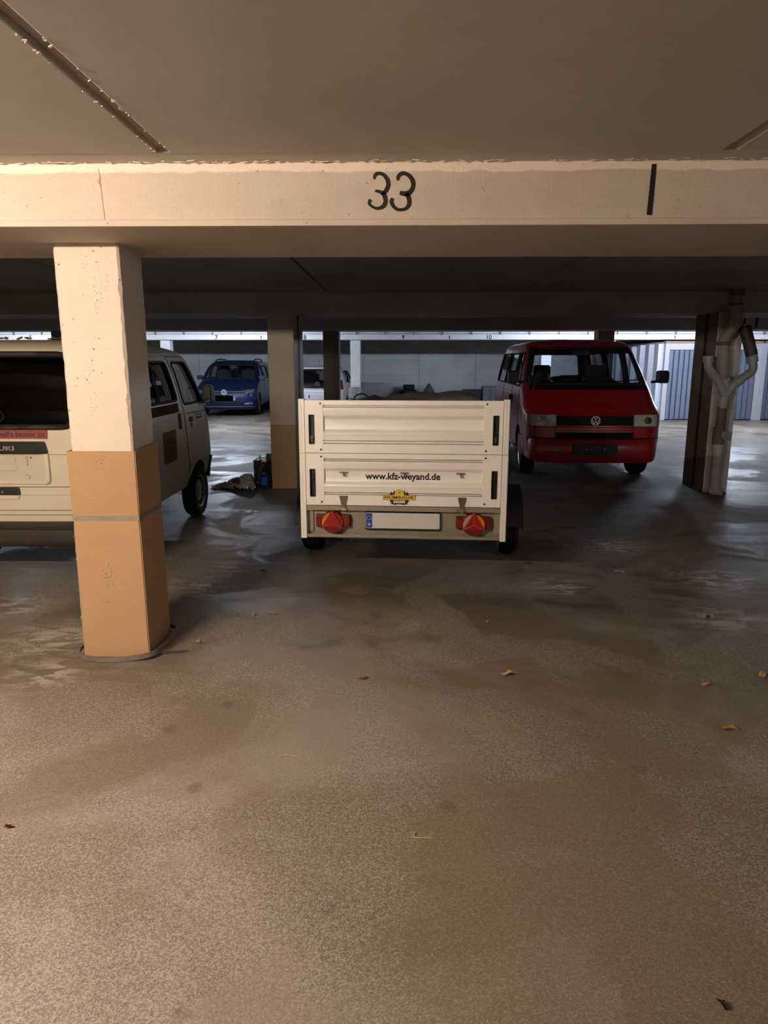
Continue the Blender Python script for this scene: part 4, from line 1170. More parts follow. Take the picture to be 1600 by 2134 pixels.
q_win = [(2.50, 1.25), (3.0, 1.25), (2.94, 1.61), (2.50, 1.61)]
w_win = [(-.60, 1.16), (.60, 1.16), (.52, 1.60), (-.52, 1.60)]
make_body(sv, SV, cream, [('R', round_poly(f_win, .05)), ('R', round_poly(s_win, .05)), ('R', round_poly(q_win, .05)), ('B', round_poly(r_win, .09)), ('F', round_poly(w_win, .05))], [(.67, .27, .325), (2.50, .27, .32)], cabin=(.55, 1.735))
dark_glass = glass('tinted_glass', (.09, .085, .085))
grey_glass = glass('hazy_glass', (.62, .64, .66))
def grow(q, d): return [(q[0][0] - d, q[0][1] - d), (q[1][0] + d, q[1][1] - d), (q[2][0] + d, q[2][1] + d), (q[3][0] - d, q[3][1] + d)]
glaze(sv, SV, 'R', grow(f_win, .03), round_poly(f_win, .05), grey_glass, .010)
glaze(sv, SV, 'R', grow(s_win, .03), round_poly(s_win, .05), dark_glass, .013)
glaze(sv, SV, 'R', grow(q_win, .03), round_poly(q_win, .05), dark_glass, .010)
glaze(sv, SV, 'F', grow(w_win, .03), round_poly(w_win, .05), clear_glass, .014, name='windscreen')
gr = glaze(sv, SV, 'B', grow(r_win, .03), round_poly(r_win, .09), dark_glass, .022, seal_mat=M('window_rubber', '26201d', .6), name='rear_window')[0]
mb = MB(); mb.tube([sv.pt('B', .03 + .07 * math.cos(a), 1.24 + .045 * math.sin(a), .0) for a in [2 * math.pi * i / 24 for i in range(24)]], .004, 6, closed=True); mb.build('wiper_grommet_ring', rubber, SV)
for s in 'RL':
    sv.line(s, [(1.78, 1.25), (1.84, 1.61)], .009, .0).build('window_bar', rubber, SV)
    sv.line(s, [(1.02, .52), (1.05, .70), (1.13, 1.16), (1.17, 1.22), (1.34, 1.66)], .004, .001).build('door_seam', dark_trim, SV)
    sv.line(s, [(1.35, 1.66), (.78, 1.66), (.36, 1.18), (.34, .98)], .004, .001).build('door_seam', dark_trim, SV)
    sv.line(s, [(.34, .62), (1.02, .64), (3.1, .64)], .006, .003).build('body_crease', cream, SV, smooth=60)
    sv.line(s, [(.33, 1.10), (1.04, 1.11)], .004, .001).build('door_seam', dark_trim, SV)
    sv.line(s, [(.85, 1.68), (1.3, 1.685), (3.0, 1.66)], .010, .006).build('drip_rail', cream, SV, smooth=60)
    sv.grid(s, [(1.28, 1.14), (3.0, 1.14), (3.0, 1.225), (1.28, 1.225)], .0015, -.002, 10, 2).build('brown_stripe', M('stripe_brown', '5a3626', .9, spec=.1), SV)
    sv.patch(s, round_poly([(1.265, .98), (1.305, .98), (1.305, 1.13), (1.265, 1.13)], .012), .018, -.005).build('sliding_door_handle', black_plastic, SV)
    h = sv.patch(s, round_poly([(.87, 1.02), (.95, 1.02), (.95, 1.07), (.87, 1.07)], .012), .016, -.005).build('door_handle', black_plastic, SV)
    sv.line(s, [(.92, 1.015), (.92, .965)], .006, .008).build('door_key_fob', black_plastic, h)
    sk = sv.grid(s, [(1.42, .70), (1.80, .70), (1.80, .99), (1.42, .99)], .0012, -.002, 4, 3).build('advert_sheet', M('advert_yellow', '8f7b3e', .9, var=.2, scale=8, spec=.1), SV)
    mb = MB()
    for k, z in enumerate((.96, .925, .89, .84, .81, .775, .74)): sv.line(s, [(1.46 + .03 * (k % 2), z), (1.60 + .05 * (k % 3), z)], .006, .001, mb=mb)
    mb.build('advert_lines', M('advert_ink', '5f5326', .7), sk)
    d = sv.grid(s, [(.50, 1.03), (.72, 1.03), (.72, 1.055), (.50, 1.055)], .001, -.002, 3, 1).build('door_sticker', M('sticker_dark', '4d4d55', .6), SV)
    mb = MB(); sv.line(s, [(.52, 1.075), (.71, 1.075)], .005, .001, mb=mb); sv.line(s, [(.66, 1.10), (.74, 1.10)], .004, .001, mb=mb); mb.build('sticker_lines', M('sticker_dark', '4d4d55', .6), d)
    sv.patch(s, [(.965, .42), (1.0, .42), (1.0, .60), (.965, .60)], .001, -.002).build('sill_sticker', M('sill_sticker_grey', '8d8478', .6), SV)
# front bumper
mb = MB(); mb.slab(lambda u, v, sd: (lambda x, z: (x, sv.front_y(min(max(x, -.70), .70) * .999, z) - (.035 if sd else -.02) * math.sin(math.pi * (.15 + .7 * v)), z))(-.69 + 1.38 * u, .36 + .22 * v), 24, 6); mb.build('front_bumper', black_plastic, SV, smooth=50)
for s in 'RL':
    sv.grid(s, [(.10, .36), (.22, .36), (.26, .60), (.10, .60)], .02, -.02, 4, 4).build('bumper_corner', black_plastic, SV, smooth=50)
for sg in (-1, 1):
    mirror(SV, sg, .70, .40, 1.27, .10, .19, black_plastic)
    wheel(SV, sg * .635, .67, .268, .268, .145, sg, .17, 'cover', M('hubcap_grey', '8f8b84', .5, .4))
    wheel(SV, sg * .625, 2.50, .268, .268, .145, sg, .17, 'cover', M('hubcap_grey', '8f8b84', .5, .4))
# tailgate details
sv.grid('B', [(-.03, 1.088), (.348, 1.088), (.348, 1.150), (-.03, 1.150)], .0015, -.002, 4, 1)
stk = MB().box(-.346, .03, sv.rear_y(0, 1.12) - .01, sv.rear_y(.2, 1.12) + .0065, 1.086, 1.148).build('slogan_sticker', M('sticker_red', '9a4a3c', .6, var=.12, scale=6), SV)
text_obj('slogan_text', "weil's besser ist", M('slogan_blue', '2f3560', .6), .052, (-.160, sv.rear_y(.2, 1.12) + .0072, 1.117), AWAY, stk, bold=.0008, width=.345)
yr = sv.rear_y(0, 1.03)
g = MB().prism(round_poly([(-.345, .985), (.345, .985), (.325, 1.068), (-.325, 1.068)], .016), lambda a, b, c: (a, c, b), yr - .03, yr + .035).build('plate_lamp_garnish', M('garnish_black', '1d1a18', .45), SV, bevel=.010, seg=3)
text_obj('maker_word', 'SUZUKI', M('letter_grey', '9b9488', .5), .042, (0, yr + .0365, 1.022), AWAY, g, bold=.0012, width=.245)
cr = M('microvan_recess_paint', 'cfc5b2', .5, var=.06, scale=6)
yr = sv.rear_y(0, .88)
fr = MB()
ring_o = round_poly([(-.345, .768), (.345, .768), (.345, .995), (-.345, .995)], .035, 6); ring_i = round_poly([(-.315, .792), (.315, .792), (.315, .985), (-.315, .985)], .028, 6)
fr.rings([[(a, yr + .000, b) for a, b in ring_o], [(a, yr + .010, b) for a, b in ring_o], [(a * .99, yr + .014, b) for a, b in ring_o], [(a, yr + .012, b) for a, b in ring_i], [(a, yr + .001, b) for a, b in ring_i]], cap=False)
fr.build('plate_recess_rim', cream, SV, smooth=60)
MB().prism(ring_i, lambda a, b, c: (a, c, b), yr - .02, yr + .0025).build('plate_recess', cr, SV)
MB().box(-.11, .11, yr, yr + .008, .862, .955).build('plate_pad', cr, SV, bevel=.004)
for x in (-.185, .185):
    MB().cyl((x, yr + .005, .90), (x, yr + .005, .965), .010, 10).build('plate_bracket', cr, SV, smooth=50)
    MB().box(x - .016, x + .016, yr, yr + .012, .806, .830).build('plate_stop', cr, SV, bevel=.003)
    MB().lathe([(0, .006), (.005, .005), (.006, 0)], 10, (x * 1.18, yr + .002, .955), 'y', closed=False).build('plate_screw', dark_trim, SV)
yr = sv.rear_y(0, .71)
lk = MB().prism(round_poly([(-.126, .688), (.126, .688), (.120, .744), (-.120, .744)], .014), lambda a, b, c: (a, c, b), yr - .01, yr + .022).build('tailgate_latch', M('latch_black', '2a2826', .5, var=.3, scale=40), SV, bevel=.006)
MB().lathe([(0, .008), (.011, .006), (.013, 0)], 16, (0.0, yr + .022, .716), 'y', closed=False).build('lock_cylinder', chrome, lk)
MB().prism(round_poly([(-.105, .655), (.105, .655), (.115, .69), (-.115, .69)], .016), lambda a, b, c: (a, c, b), yr - .01, yr + .010).build('latch_grip', cream, SV, bevel=.005)
mb = MB()
for z, r in ((.975, .0018), (.745, .003), (.575, .003), (.54, .003)): sv.line('B', [(-.62, z), (.62, z)], r, .0006, mb=mb)
mb.build('tailgate_line', M('seam_brown', '8a7d68', .8), SV)
sv.grid('B', [(-.655, .686), (.655, .686), (.655, .742), (-.655, .742)], .009, -.005, 12, 2).build('tailgate_rib', cream, SV, bevel=.004)
for s in (-1, 1):
    tl = sv.grid('B', [(s * .60 - .045, .70), (s * .60 + .045, .70), (s * .60 + .045, .98), (s * .60 - .045, .98)], .012, -.01, 4, 4).build('tail_lamp', red_deep, SV, smooth=40)
# rear bumper
mb = MB()
prof = [(3.10, .50), (3.20, .488), (3.225, .470), (3.215, .445), (3.195, .435), (3.20, .36), (3.185, .325), (3.15, .300), (3.08, .30)]
rings = []
for i in range(25):
    x = -.70 + 1.4 * i / 24; dx = max(0, (abs(x) - .50) / .20)
    rings.append([(x, y - .06 * dx ** 2, z + (.06 * dx if z < .35 else 0)) for y, z in prof])
mb.rings(rings); mb.build('rear_bumper', M('bumper_brown_grey', '3b342e', .55, var=.2), SV, smooth=35)
MB().box(-.60, .60, .2, 3.05, .55, .60).build('cabin_floor', dark_trim, SV)
seat(SV, -.32, .98, .72, .46); seat(SV, .32, .98, .72, .46); seat(SV, 0, 2.0, .70, 1.1, head=False)
MB().box(-.5, .5, 2.4, 3.0, .60, 1.05).build('rear_shelf_load', M('load_dark', '221e1c', .9), SV, bevel=.03)
mb = MB(); mb.prism([(.32, .7), (.28, 1.10), (.50, 1.14), (.58, .95), (.55, .7)], lambda a, b, c: (c, a, b), -.60, .60); mb.build('dashboard', M('dash_dark', '1d1d20', .7), SV)
MB().tube([(-.30 + .18 * math.cos(a * math.pi / 12), .68 + .10 * math.sin(a * math.pi / 12), 1.16 + .14 * math.sin(a * math.pi / 12)) for a in range(24)], .012, 8, closed=True).build('steering_wheel', black_plastic, SV, smooth=60)
# dead leaves and dust on the roof edge
mb = MB(); rr = random.Random(11)
for i in range(16):
    x = rr.uniform(-.45, .45); y = rr.uniform(2.55, 2.85)
    mb.obox((x, y, 1.782 + .004 * rr.random()), (rr.uniform(.02, .06), rr.uniform(.015, .04), .006), (rr.uniform(-.4, .4), rr.uniform(-.4, .4), rr.uniform(0, 3)))
o = tag(mb.build('roof_litter', M('litter_brown', '5e4a38', .9, var=.3)), 'dead leaf litter scattered on the white microvan roof', 'litter', kind='stuff')
o.location = SV.location; o.rotation_euler = SV.rotation_euler

# ---------------------------------------------------------------- blue family car
blue = M('car_blue_paint', '122c5e', .3, .3, var=.06, coat=.5)
bc = Shell([
    (.20, .12, 4.4, .82, .30, .1, .12, .02), (.30, .03, 4.48, .88, .34, .12, .16, .03), (.50, .0, 4.5, .91, .36, .15, .18, .03), (.68, .02, 4.5, .915, .36, .15, .18, .03), (.76, .07, 4.5, .915, .36, .15, .18, .03),
    (.86, .28, 4.5, .91, .34, .16, .20, .03), (.98, .68, 4.49, .90, .30, .16, .22, .03), (1.08, .98, 4.47, .885, .28, .18, .22, .03), (1.30, 1.30, 4.40, .83, .24, .18, .20, .03), (1.50, 1.64, 4.33, .75, .24, .2, .18, .05),
    (1.57, 1.82, 4.28, .69, .24, .2, .15, .05), (1.615, 2.10, 4.15, .57, .22, .2, .12, .05), (1.638, 2.5, 3.8, .36, .2, .2, .08, .05), (1.645, 2.9, 3.5, .16, .1, .1, .03, .02)])
BC = thing('blue_car', 'dark blue family car with roof rails parked nose out by the back wall', 'car', (-5.13, 21.05, 0), R(3))
bws = [(-.77, 1.10), (.77, 1.10), (.66, 1.49), (-.66, 1.49)]
bs1 = [(1.28, 1.08), (2.20, 1.08), (2.20, 1.45), (1.78, 1.45)]; bs2 = [(2.30, 1.08), (3.35, 1.08), (3.35, 1.45), (2.30, 1.45)]
brw = [(-.62, 1.10), (.62, 1.10), (.55, 1.48), (-.55, 1.48)]
make_body(bc, BC, blue, [('F', round_poly(bws, .05)), ('R', round_poly(bs1, .04)), ('R', round_poly(bs2, .04)), ('B', round_poly(brw, .05))], [(.90, .32, .37), (3.58, .32, .37)], cabin=(.55, 1.60))
glaze(bc, BC, 'F', grow(bws, .03), round_poly(bws, .05), clear_glass, .012, name='windscreen')
glaze(bc, BC, 'R', grow(bs1, .03), round_poly(bs1, .04), clear_glass, .012); glaze(bc, BC, 'R', grow(bs2, .03), round_poly(bs2, .04), clear_glass, .012)
glaze(bc, BC, 'B', grow(brw, .03), round_poly(brw, .05), clear_glass, .012, name='rear_window')
gl = bc.grid('F', [(-.62, .645), (.62, .645), (.62, .755), (-.62, .755)], .014, -.03, 16, 3).build('grille', dark_trim, BC, smooth=40)
for z in (.665, .735): bc.line('F', [(-.60, z), (.60, z)], .005, .018).build('grille_bar', M('grille_silver', 'a9b0ba', .3, .3, var=.02), gl, smooth=50)
badge(BC, (0, bc.front_y(0, .71) - .03, .715), .078, mat=M('badge_white', 'e6e8ea', .3, .1, var=.02))
for s in (-1, 1):
    q = [(.50, .65), (.86, .71), (.855, .815), (.56, .775)]
    q = q if s > 0 else [(-q[1][0], q[1][1]), (-q[0][0], q[0][1]), (-q[3][0], q[3][1]), (-q[2][0], q[2][1])]
    h = bc.grid('F', q, .010, -.03, 10, 5).build('headlamp', M('headlamp_dark_lens', '8d9196', .12, .6, var=.5, scale=30, coat=1), BC, smooth=40)
    for cx in (.63, .77): MB().lathe([(0, 0), (.030, -.006), (.040, -.022), (.043, -.022), (.043, 0)], 20, (s * cx, bc.front_y(cx, .74) - .004, .735), 'y', closed=False).build('lamp_bowl', chrome, h, smooth=50)
    fq = [(.58, .355), (.80, .365), (.80, .42), (.58, .40)]; fq = fq if s > 0 else [(-.80, .365), (-.58, .355), (-.58, .40), (-.80, .42)]
    bc.grid('F', fq, .008, -.02, 6, 2).build('fog_lamp', M('fog_lens', 'b5b9bd', .15, .6, var=.4, scale=40), BC, smooth=40)
    mirror(BC, s, .865, 1.25, 1.12, .17, .13, blue)
    rl = bc.line('R' if s > 0 else 'L', [(1.9, 1.55), (2.2, 1.60)], .01, .0)
    MB().tube(catmull([(s * .61, 2.0, 1.58), (s * .60, 2.3, 1.655), (s * .60, 3.0, 1.675), (s * .60, 3.8, 1.655), (s * .60, 4.0, 1.58)], 5), .020, 8).build('roof_rail', black_plastic, BC, smooth=60)
    wheel(BC, s * .80, .90, .318, .318, .215, s, .215, 'alloy'); wheel(BC, s * .80, 3.58, .318, .318, .215, s, .215, 'alloy')
lg = bc.grid('F', [(-.56, .325), (.56, .325), (.56, .42), (-.56, .42)], .004, -.03, 14, 2).build('lower_grille', dark_trim, BC, smooth=40)
for z in (.35, .38, .41): bc.line('F', [(-.55, z), (.55, z)], .006, .008).build('grille_bar', M('grille_black', '1a1a1c', .35), lg)
bc.line('F', [(-.80, .29), (.80, .29)], .010, .006).build('chin_strip', M('chin_silver', '8c97a8', .3, .6), BC, smooth=50)
y0 = bc.front_y(0, .56)
pl = MB().prism(round_poly([(-.26, .46), (.26, .46), (.26, .62), (-.26, .62)], .01), lambda a, b, c: (a, c + .12 * a * a, b), y0 - .022, y0 + .02).build('number_plate', M('plate_censor_black', '040404', .9, spec=.03), BC)  # black censor block over the number; the plate itself is white
MB().box(.262, .318, y0 - .024, y0 + .03, .485, .60).build('plate_end', white_plate, pl)
text_obj('plate_digit', '0', letter_black, .11, (.290, y0 - .026, .543), FACING, pl, bold=.002)
MB().prism([(1.02, .75), (1.02, 1.06), (1.3, 1.10), (1.55, 1.06), (1.6, .8)], lambda a, b, c: (c, a, b), -.78, .78).build('dashboard', M('dash_dark', '1d1d20', .7), BC)
MB().box(-.80, .80, 1.0, 4.3, .54, .58).build('cabin_floor', dark_trim, BC)
for x in (-.40, .40): seat(BC, x, 2.10, .62, .50)
for x in (-.50, 0, .50): seat(BC, x, 3.05, .60, .44)
MB().prism(round_poly([(-.12, 1.40), (.12, 1.40), (.12, 1.46), (-.12, 1.46)], .02), lambda a, b, c: (a, c, b), 1.75, 1.78).build('rear_view_mirror', black_plastic, BC)
mb = MB()
for s in 'RL':
    bc.line(s, [(1.15, 1.05), (1.15, .45), (1.35, .30)], .004, .001, mb=mb); bc.line(s, [(2.25, 1.50), (2.25, .30)], .004, .001, mb=mb)
mb.build('door_seam', dark_trim, BC)
for s in 'RL': bc.line(s, [(2.05, .93), (2.20, .93)], .014, .016).build('door_handle', blue, BC, smooth=50)
mb = MB()
for s in (-1, 1): bc.line('F', [(s * .74, 1.06), (s * .70, .82)], .004, .001, mb=mb)
bc.line('F', [(-.72, .79), (.72, .79)], .005, .001, mb=mb); mb.build('bonnet_seam', dark_trim, BC)

# ---------------------------------------------------------------- white hatchback
wp = M('hatch_white_paint', 'e4e6ea', .3, var=.03, coat=.7)
hc = Shell([
    (.24, .10, 3.44, .75, .25, .15, .1, .05), (.36, .03, 3.52, .80, .3, .2, .14, .06), (.60, .0, 3.54, .82, .32, .22, .16, .06), (.76, .10, 3.535, .82, .32, .22, .16, .06), (.86, .40, 3.52, .81, .3, .22, .16, .06),
    (.96, .78, 3.49, .79, .26, .22, .16, .06), (1.20, 1.10, 3.40, .72, .22, .22, .14, .06), (1.36, 1.38, 3.32, .64, .22, .22, .12, .06), (1.42, 1.55, 3.27, .58, .2, .2, .1, .06), (1.46, 1.85, 3.10, .46, .2, .2, .08, .05), (1.482, 2.2, 2.9, .20, .1, .1, .03, .02)])
HC = thing('white_hatchback', 'small white hatchback with black glass tailgate seen behind the trailer', 'car', (-2.25, 24.2, 0), R(180 - 1.5))
hrw = [(-.60, .86), (.60, .86), (.52, 1.36), (-.52, 1.36)]
hs1 = [(1.10, .98), (2.05, .98), (2.05, 1.32), (1.52, 1.32)]; hs2 = [(2.13, .98), (3.0, 1.03), (2.95, 1.30), (2.13, 1.32)]
hws = [(-.66, 1.0), (.66, 1.0), (.55, 1.35), (-.55, 1.35)]
make_body(hc, HC, wp, [('B', round_poly(hrw, .06)), ('R', round_poly(hs1, .04)), ('R', round_poly(hs2, .05)), ('F', round_poly(hws, .05))], [(.62, .29, .34), (3.02, .29, .34)], cabin=(.50, 1.445))
glaze(hc, HC, 'B', grow(hrw, .03), round_poly(hrw, .06), glass('privacy_glass', (.6, .62, .65)), .020, name='tailgate_window')
hc.grid('B', [(-.60, .86), (.60, .86), (.59, .99), (-.59, .99)], .003, -.03, 12, 3).build('black_tailgate_panel', M('gloss_black', '0c0c0e', .08, coat=1), HC, smooth=50)
for q in (hs1, hs2): glaze(hc, HC, 'R', grow(q, .03), round_poly(q, .04), clear_glass, .012)
glaze(hc, HC, 'F', grow(hws, .03), round_poly(hws, .05), clear_glass, .012, name='windscreen')
badge(HC, (0, hc.rear_y(0, .95) + .006, .955), .075, d=1)
text_obj('model_word', 'up!', chrome, .085, (.42, hc.rear_y(.42, .91) + .006, .905), AWAY, HC, bold=.002)
y0 = hc.rear_y(0, .66)
pl = MB().prism(round_poly([(-.26, .56), (.26, .56), (.26, .67), (-.26, .67)], .01), lambda a, b, c: (a, c, b), y0 - .02, y0 + .010).build('number_plate', white_plate, HC)
MB().box(.215, .256, y0 + .004, y0 + .012, .565, .665).build('country_band', euro_blue, pl)
mb = MB(); hc.line('B', round_poly([(-.36, .53), (.36, .53), (.36, .72), (-.36, .72)], .06), .005, .001, True, mb=mb); mb.build('plate_dish_line', M('seam_grey', '8d9096', .6), HC)
hc.line('B', [(-.70, .82), (.70, .82)], .006, .001).build('tailgate_seam', dark_trim, HC)
for s in (-1, 1):
    hc.grid('B', [(s * .69 - .06, .82), (s * .69 + .06, .82), (s * .66 + .05, 1.08), (s * .66 - .05, 1.08)], .010, -.02, 4, 5).build('tail_lamp', red_deep, HC, smooth=40)
    mirror(HC, s, .82, 1.30, 1.00, .15, .12, black_plastic)
    wheel(HC, s * .70, .62, .29, .29, .175, s, .19, 'steel'); wheel(HC, s * .70, 3.02, .29, .29, .175, s, .19, 'steel')
MB().tube([(0, 2.95, 1.47), (0, 3.05, 1.66)], .004, 6).build('aerial', black_plastic, HC)
MB().box(-.68, .68, .9, 3.3, .48, .52).build('cabin_floor', dark_trim, HC)
for x in (-.36, .36): seat(HC, x, 1.75, .52, .48); seat(HC, x, 2.55, .50, .46)
hc.line('B', [(-.42, 1.385), (.42, 1.385)], .012, .006).build('high_brake_lamp', red_deep, HC)

# ================================================================ clutter
# canister of blue fluid
cn = thing('screenwash_bottle', 'clear plastic bottle half full of blue fluid beside the beige pillar foot', 'bottle', (-1.735, 9.10, 0))
pro = [(0, 0), (.070, 0), (.080, .012), (.080, .175), (.078, .20), (.062, .25), (.034, .29), (.030, .31), (.030, .325)]
MB().lathe(pro, 28, (0, 0, 0), 'z', closed=False).build('bottle_shell', glass('bottle_plastic', (.78, .80, .82), rough=.15), cn, smooth=60)
MB().lathe([(0, .004), (.066, .004), (.076, .014), (.076, .172), (0, .174)], 28, (0, 0, 0), 'z', closed=False).build('blue_fluid', M('blue_fluid', '1d4fa8', .2, var=.05), cn, smooth=50)
MB().cyl((0, 0, .318), (0, 0, .348), .034, 20).build('bottle_cap', M('cap_red', '8e2418', .5), cn, bevel=.003)
MB().slab(lambda u, v, sd: ((.081 + (.001 if sd else 0)) * math.sin(-.5 + u), -(.081 + (.001 if sd else 0)) * math.cos(-.5 + u), .05 + .10 * v), 8, 1).build('bottle_label', M('label_pale_blue', '3a62a8', .5), cn)
# dark green planter box with tools
pb_ = thing('tool_crate', 'dark green plastic crate with tools tucked behind the bottle', 'crate', (-1.79, 9.46, 0))
gm = M('crate_green', '12231a', .6, var=.2)
mb = MB()
mb.box(-.13, .14, -.15, .15, 0, .02); mb.box(-.13, -.115, -.15, .15, .02, .33); mb.box(.125, .14, -.15, .15, .02, .33); mb.box(-.115, .125, -.15, -.135, .02, .33); mb.box(-.115, .125, .135, .15, .02, .33)
cr_ = mb.build('crate_body', gm, pb_, bevel=.004)
for z in (.12, .22, .31): MB().box(-.136, .146, -.156, .156, z, z + .014).build('crate_rib', gm, cr_)
MB().box(-.115, .125, -.135, .135, .02, .30).build('crate_filling', dark_trim, pb_)
for i, (x, c) in enumerate(((-.07, 'b59a6a'), (-.01, 'a9a9a2'), (.06, '3c6a50'), (.10, '1f4a33'))):
    MB().cyl((x, -.02, .1), (x + .03 * (i % 2), .0, .38 + .012 * i), .010, 8).build('tool_handle', M('tool_%d' % i, c, .6), pb_)
MB().lathe([(0, .30), (.055, .30), (.060, .38), (.05, .405), (0, .41)], 20, (.075, .03, 0), 'z', closed=False).build('green_lid', M('lid_green', '27543c', .5), pb_, smooth=50)
# plastic bag lying on the floor
bag_m = M('silver_foil_bag', 'cfcac2', .25, .15, var=.25, scale=14)
def bagf(u, v, sd):
    x = -2.42 + .56 * u; y = 8.92 + .34 * v
    h = (.02 + .19 * u ** 1.3) * math.sin(math.pi * min(1, max(0, v * .92 + .04))) ** .7 * (1 - .75 * max(0, (u - .88) / .12))
    n = .016 * math.sin(23 * u + 17 * v) + .012 * math.sin(41 * u - 29 * v + 2) + .009 * math.sin(67 * u + 53 * v)
    return (x + .02 * math.sin(9 * v), y + .03 * math.sin(6 * u), max(.004, h + n * (.3 + u)) + .003 * sd)
bg = thing('foil_bag', 'crumpled silver plastic bag lying on the floor between microvan and pillar', 'bag')
MB().slab(bagf, 40, 26).build('bag_film', bag_m, bg, smooth=25)
def blob(u, v, sd):
    a = 2 * math.pi * u; uu = .56 + .11 * v * math.cos(a); vv = .30 + .17 * v * math.sin(a)
    p = bagf(uu, vv, 1); return (p[0], p[1] - .002, p[2] + .003 + .002 * sd)
MB().slab(blob, 20, 3).build('bag_print', M('bag_print_red', '7a2a14', .5), bg)
# plastic wrapped goods by the far white pillar
def wrap(u, v, sd):
    a = 2 * math.pi * u; r = .24 * (1 - .25 * v) * (1 + .10 * math.sin(5 * a + 6 * v) + .06 * math.sin(11 * a - 9 * v)) * (1 if v < .93 else (1 - v) / .07 + .001)
    r += .004 * sd
    return (r * math.cos(a), r * .8 * math.sin(a), .96 * min(v, .95) + .01)
wr = thing('wrapped_goods', 'clear plastic wrapped bundle at the foot of the far white pillar', 'bundle', (-1.16, 19.75, 0))
MB().slab(wrap, 40, 16).build('plastic_film', M('wrap_film', '8f979c', .25, .1, var=.35, scale=9), wr, smooth=30)
MB().slab(lambda u, v, sd: wrap(u, .62 + .05 * v + .04 * math.sin(2 * math.pi * u), 1 + 2 * sd), 40, 1).build('green_strap', M('strap_green', '2e5a48', .5), wr)
# tyre stack, covered heap and boxes at the back wall
for i, (z, r, dx) in enumerate(((0, .31, 0), (.215, .31, .01), (.43, .31, -.005), (.645, .205, .02))):
    wd = .205 if i < 3 else .17
    ty = tag(bpy.data.objects.new('loose_tyre', MB().lathe([(r * .60, .02), (r * .80, 0), (r - .02, .005), (r, .03), (r, wd * .45), (r - .008, wd * .47), (r - .008, wd * .53), (r, wd * .55), (r, wd - .03), (r - .02, wd - .005), (r * .80, wd), (r * .60, wd - .02)], 36, (0, 0, 0), 'z').mesh('loose_tyre')),
             ('black tyre lying at the bottom of the stack by the back wall', 'black tyre second from below in the stack by the back wall', 'black tyre third from below in the stack by the back wall', 'small black wheel on top of the tyre stack')[i], 'tyre', 'tyres stacked by the back wall')
    ty.data.materials.append(tyre_m); COL.objects.link(ty); ty.location = (.34 + dx, 25.1, z)
def tent(u, v, sd):
    a = 2 * math.pi * u
    k = (1 - v) ** .85
    r = .42 * k * (1 + .10 * math.cos(4 * a) + .05 * math.sin(7 * a)) + .012
    return (r * math.cos(a), r * math.sin(a) * .8, .01 + .87 * v + .004 * sd)
tn = thing('covered_heap', 'dark grey pointed cover draped over a heap beside the tyres', 'cover', (1.02, 24.3, 0))
MB().slab(tent, 48, 12).build('cover_sheet', M('cover_grey', '4c4b4a', .8, var=.2), tn, smooth=40)
b1 = tag(MB().box(-.3, .3, -.22, .22, 0, .66).build('black_box', M('box_black', '1c1d22', .6), bevel=.015), 'black storage box by the back wall left of the red van', 'box'); b1.location = (2.5, 24.6, 0)
MB().box(-.31, .31, -.23, .23, .60, .67).build('box_lid', M('box_black', '1c1d22', .6), b1, bevel=.01)
b2 = tag(MB().box(-.25, .25, -.25, .25, 0, .78).build('grey_box', M('box_grey', '6f7276', .7, var=.15), bevel=.02), 'tall grey box by the back wall next to the red van', 'box'); b2.location = (3.08, 24.5, 0)
MB().box(-.02, .02, -.255, -.245, .02, .77).build('box_seam', M('box_seam', '55575b', .7), b2)

# fallen leaves, twigs and crumbs on the floor
leaf_m = M('dry_leaf', 'bd9f72', .8, var=.3, scale=30)
leaf_d = M('dark_leaf', '4a3a2a', .85, var=.3, scale=30)
def leaf(x, y, size, rot, label, mat=leaf_m, seed=0, curl=.25):
    rr = random.Random(seed); L = 12
    out = []
    for i in range(2 * L):
        a = math.pi * i / L
        r = .5 * (.62 + .38 * abs(math.cos(a))) * (1 + .22 * math.sin(5 * a + seed) + .10 * rr.uniform(-1, 1))
        out.append((r * math.cos(a), r * .62 * math.sin(a)))
    h = lambda a, b: .10 * size * (1 + math.sin(3 * a * 2 + seed)) + curl * size * (abs(b) * .8 + .25 * a * a)
    mb = MB(); n = len(out)
    top = [(a * size, b * size, h(a, b) + .003) for a, b in out]; mid = [(a * .5 * size, b * .5 * size, h(a * .5, b * .5) + .003) for a, b in out]
    c = (0, 0, .003 + .10 * size)
    for dz in (0, .0015):
        o = len(mb.v); mb.v += [(p[0], p[1], p[2] + dz) for p in top] + [(p[0], p[1], p[2] + dz) for p in mid] + [(c[0], c[1], c[2] + dz)]
        for i in range(n):
            j = (i + 1) % n
            mb.f += [(o + i, o + j, o + n + j, o + n + i), (o + n + i, o + n + j, o + 2 * n)]; mb.mi += [0, 0]
    mb.tube([(-.45 * size, 0, h(-.45, 0) + .004), (0, 0, .10 * size + .005), (.45 * size, 0, h(.45, 0) + .004), (.72 * size, .03 * size, .004)], .0011, 5)
    ob = tag(mb.build('fallen_leaf', mat, smooth=50), label, 'leaf', 'dry leaves on the floor')
    ob.location = (x, y, 0); ob.rotation_euler = (0, 0, rot)
leaf(.587, 3.49, .075, .2, 'largest dry tan leaf on the floor before the trailer', seed=1)
leaf(-.932, 4.364, .045, 1.2, 'small pale leaf beside another on the floor right of the cardboard', seed=2)
leaf(-.818, 4.375, .055, .1, 'tan leaf beside a smaller one on the floor right of the cardboard', seed=3)
leaf(-1.165, 3.885, .05, 2.1, 'tan leaf close to the foot of the cardboard pillar', seed=4)
leaf(-.177, 3.425, .042, .6, 'small reddish leaf alone in the middle of the floor', M('red_leaf', '8a5836', .8), 5)
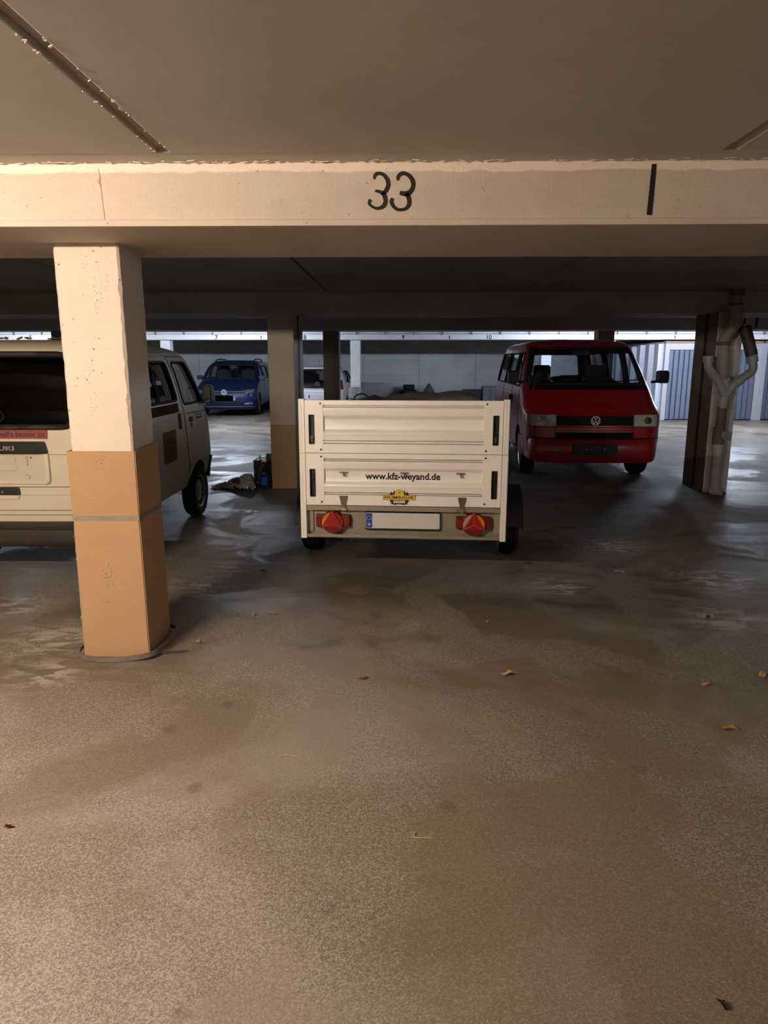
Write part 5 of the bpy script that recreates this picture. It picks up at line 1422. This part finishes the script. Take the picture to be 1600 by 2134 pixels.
leaf(1.562, 3.382, .055, .3, 'tan leaf on the right side of the floor, second nearest', seed=6)
leaf(1.49, 2.939, .07, -.5, 'yellowish leaf on the right side of the floor, nearest', M('yellow_leaf', 'a88c48', .8), 7)
leaf(1.924, 3.513, .08, .9, 'pale leaf at the right edge of the view', seed=8)
leaf(-.859, 5.319, .045, .4, 'pale leaf on the floor left of the trailer wheel', seed=9)
leaf(.566, 4.255, .045, 1.4, 'small broken leaf on the floor under the trailer shadow', seed=10)
leaf(-1.049, 5.328, .05, 2.2, 'brown leaf in the pillar shadow near the trailer', leaf_d, 11)
leaf(1.062, 5.6, .05, .1, 'dark leaf on the floor right of the trailer wheel', leaf_d, 12)
leaf(2.002, 4.379, .05, .7, 'dark leaf on a pale floor patch at the right', leaf_d, 13)
leaf(.838, 1.533, .032, 1.9, 'black curled leaf scrap on the near floor at the right', M('black_scrap', '1a1614', .8), 14, .6)
leaf(-1.375, 2.199, .03, .2, 'dark curled scrap on the near floor at the left edge', M('black_scrap', '1a1614', .8), 15, .5)
tw = tag(MB().tube([(0, 0, .004), (.03, .004, .006), (.075, -.004, .004)], .0018, 6).build('dry_stalk', M('straw', 'c3a873', .8)), 'pale dry stalk lying on the near floor', 'twig'); tw.location = (-.49, 2.68, 0); tw.rotation_euler = (0, 0, .05)
tw = thing('forked_twig', 'small forked straw twig on the near floor in the middle', 'twig', (.05, 2.175, 0))
MB().tube([(0, 0, .004), (.03, -.006, .006), (.07, -.004, .004)], .0022, 6).build('twig_stem', M('straw', 'c3a873', .8), tw)
MB().tube([(.012, 0, .005), (.008, .012, .008), (.016, .028, .004)], .0018, 6).build('twig_fork', M('straw', 'c3a873', .8), tw)
fo = tag(MB().slab(lambda u, v, sd: (.05 * u, .03 * v + .006 * math.sin(9 * u), .003 + .012 * abs(math.sin(7 * u + 5 * v)) + .001 * sd), 8, 5).build('foil_scrap', M('foil', 'c9ccd0', .2, .8), smooth=20), 'shiny foil scrap on the floor under the trailer', 'scrap'); fo.location = (-.44, 6.3, 0)
fo = tag(MB().slab(lambda u, v, sd: (.075 * u, .05 * v + .004 * math.sin(5 * u), .003 + .004 * abs(math.sin(4 * u)) + .001 * sd), 6, 4).build('paper_scrap', M('paper_scrap', 'a3a2a0', .8), smooth=30), 'grey paper scrap on the floor right of the trailer', 'scrap'); fo.location = (1.70, 5.36, 0)
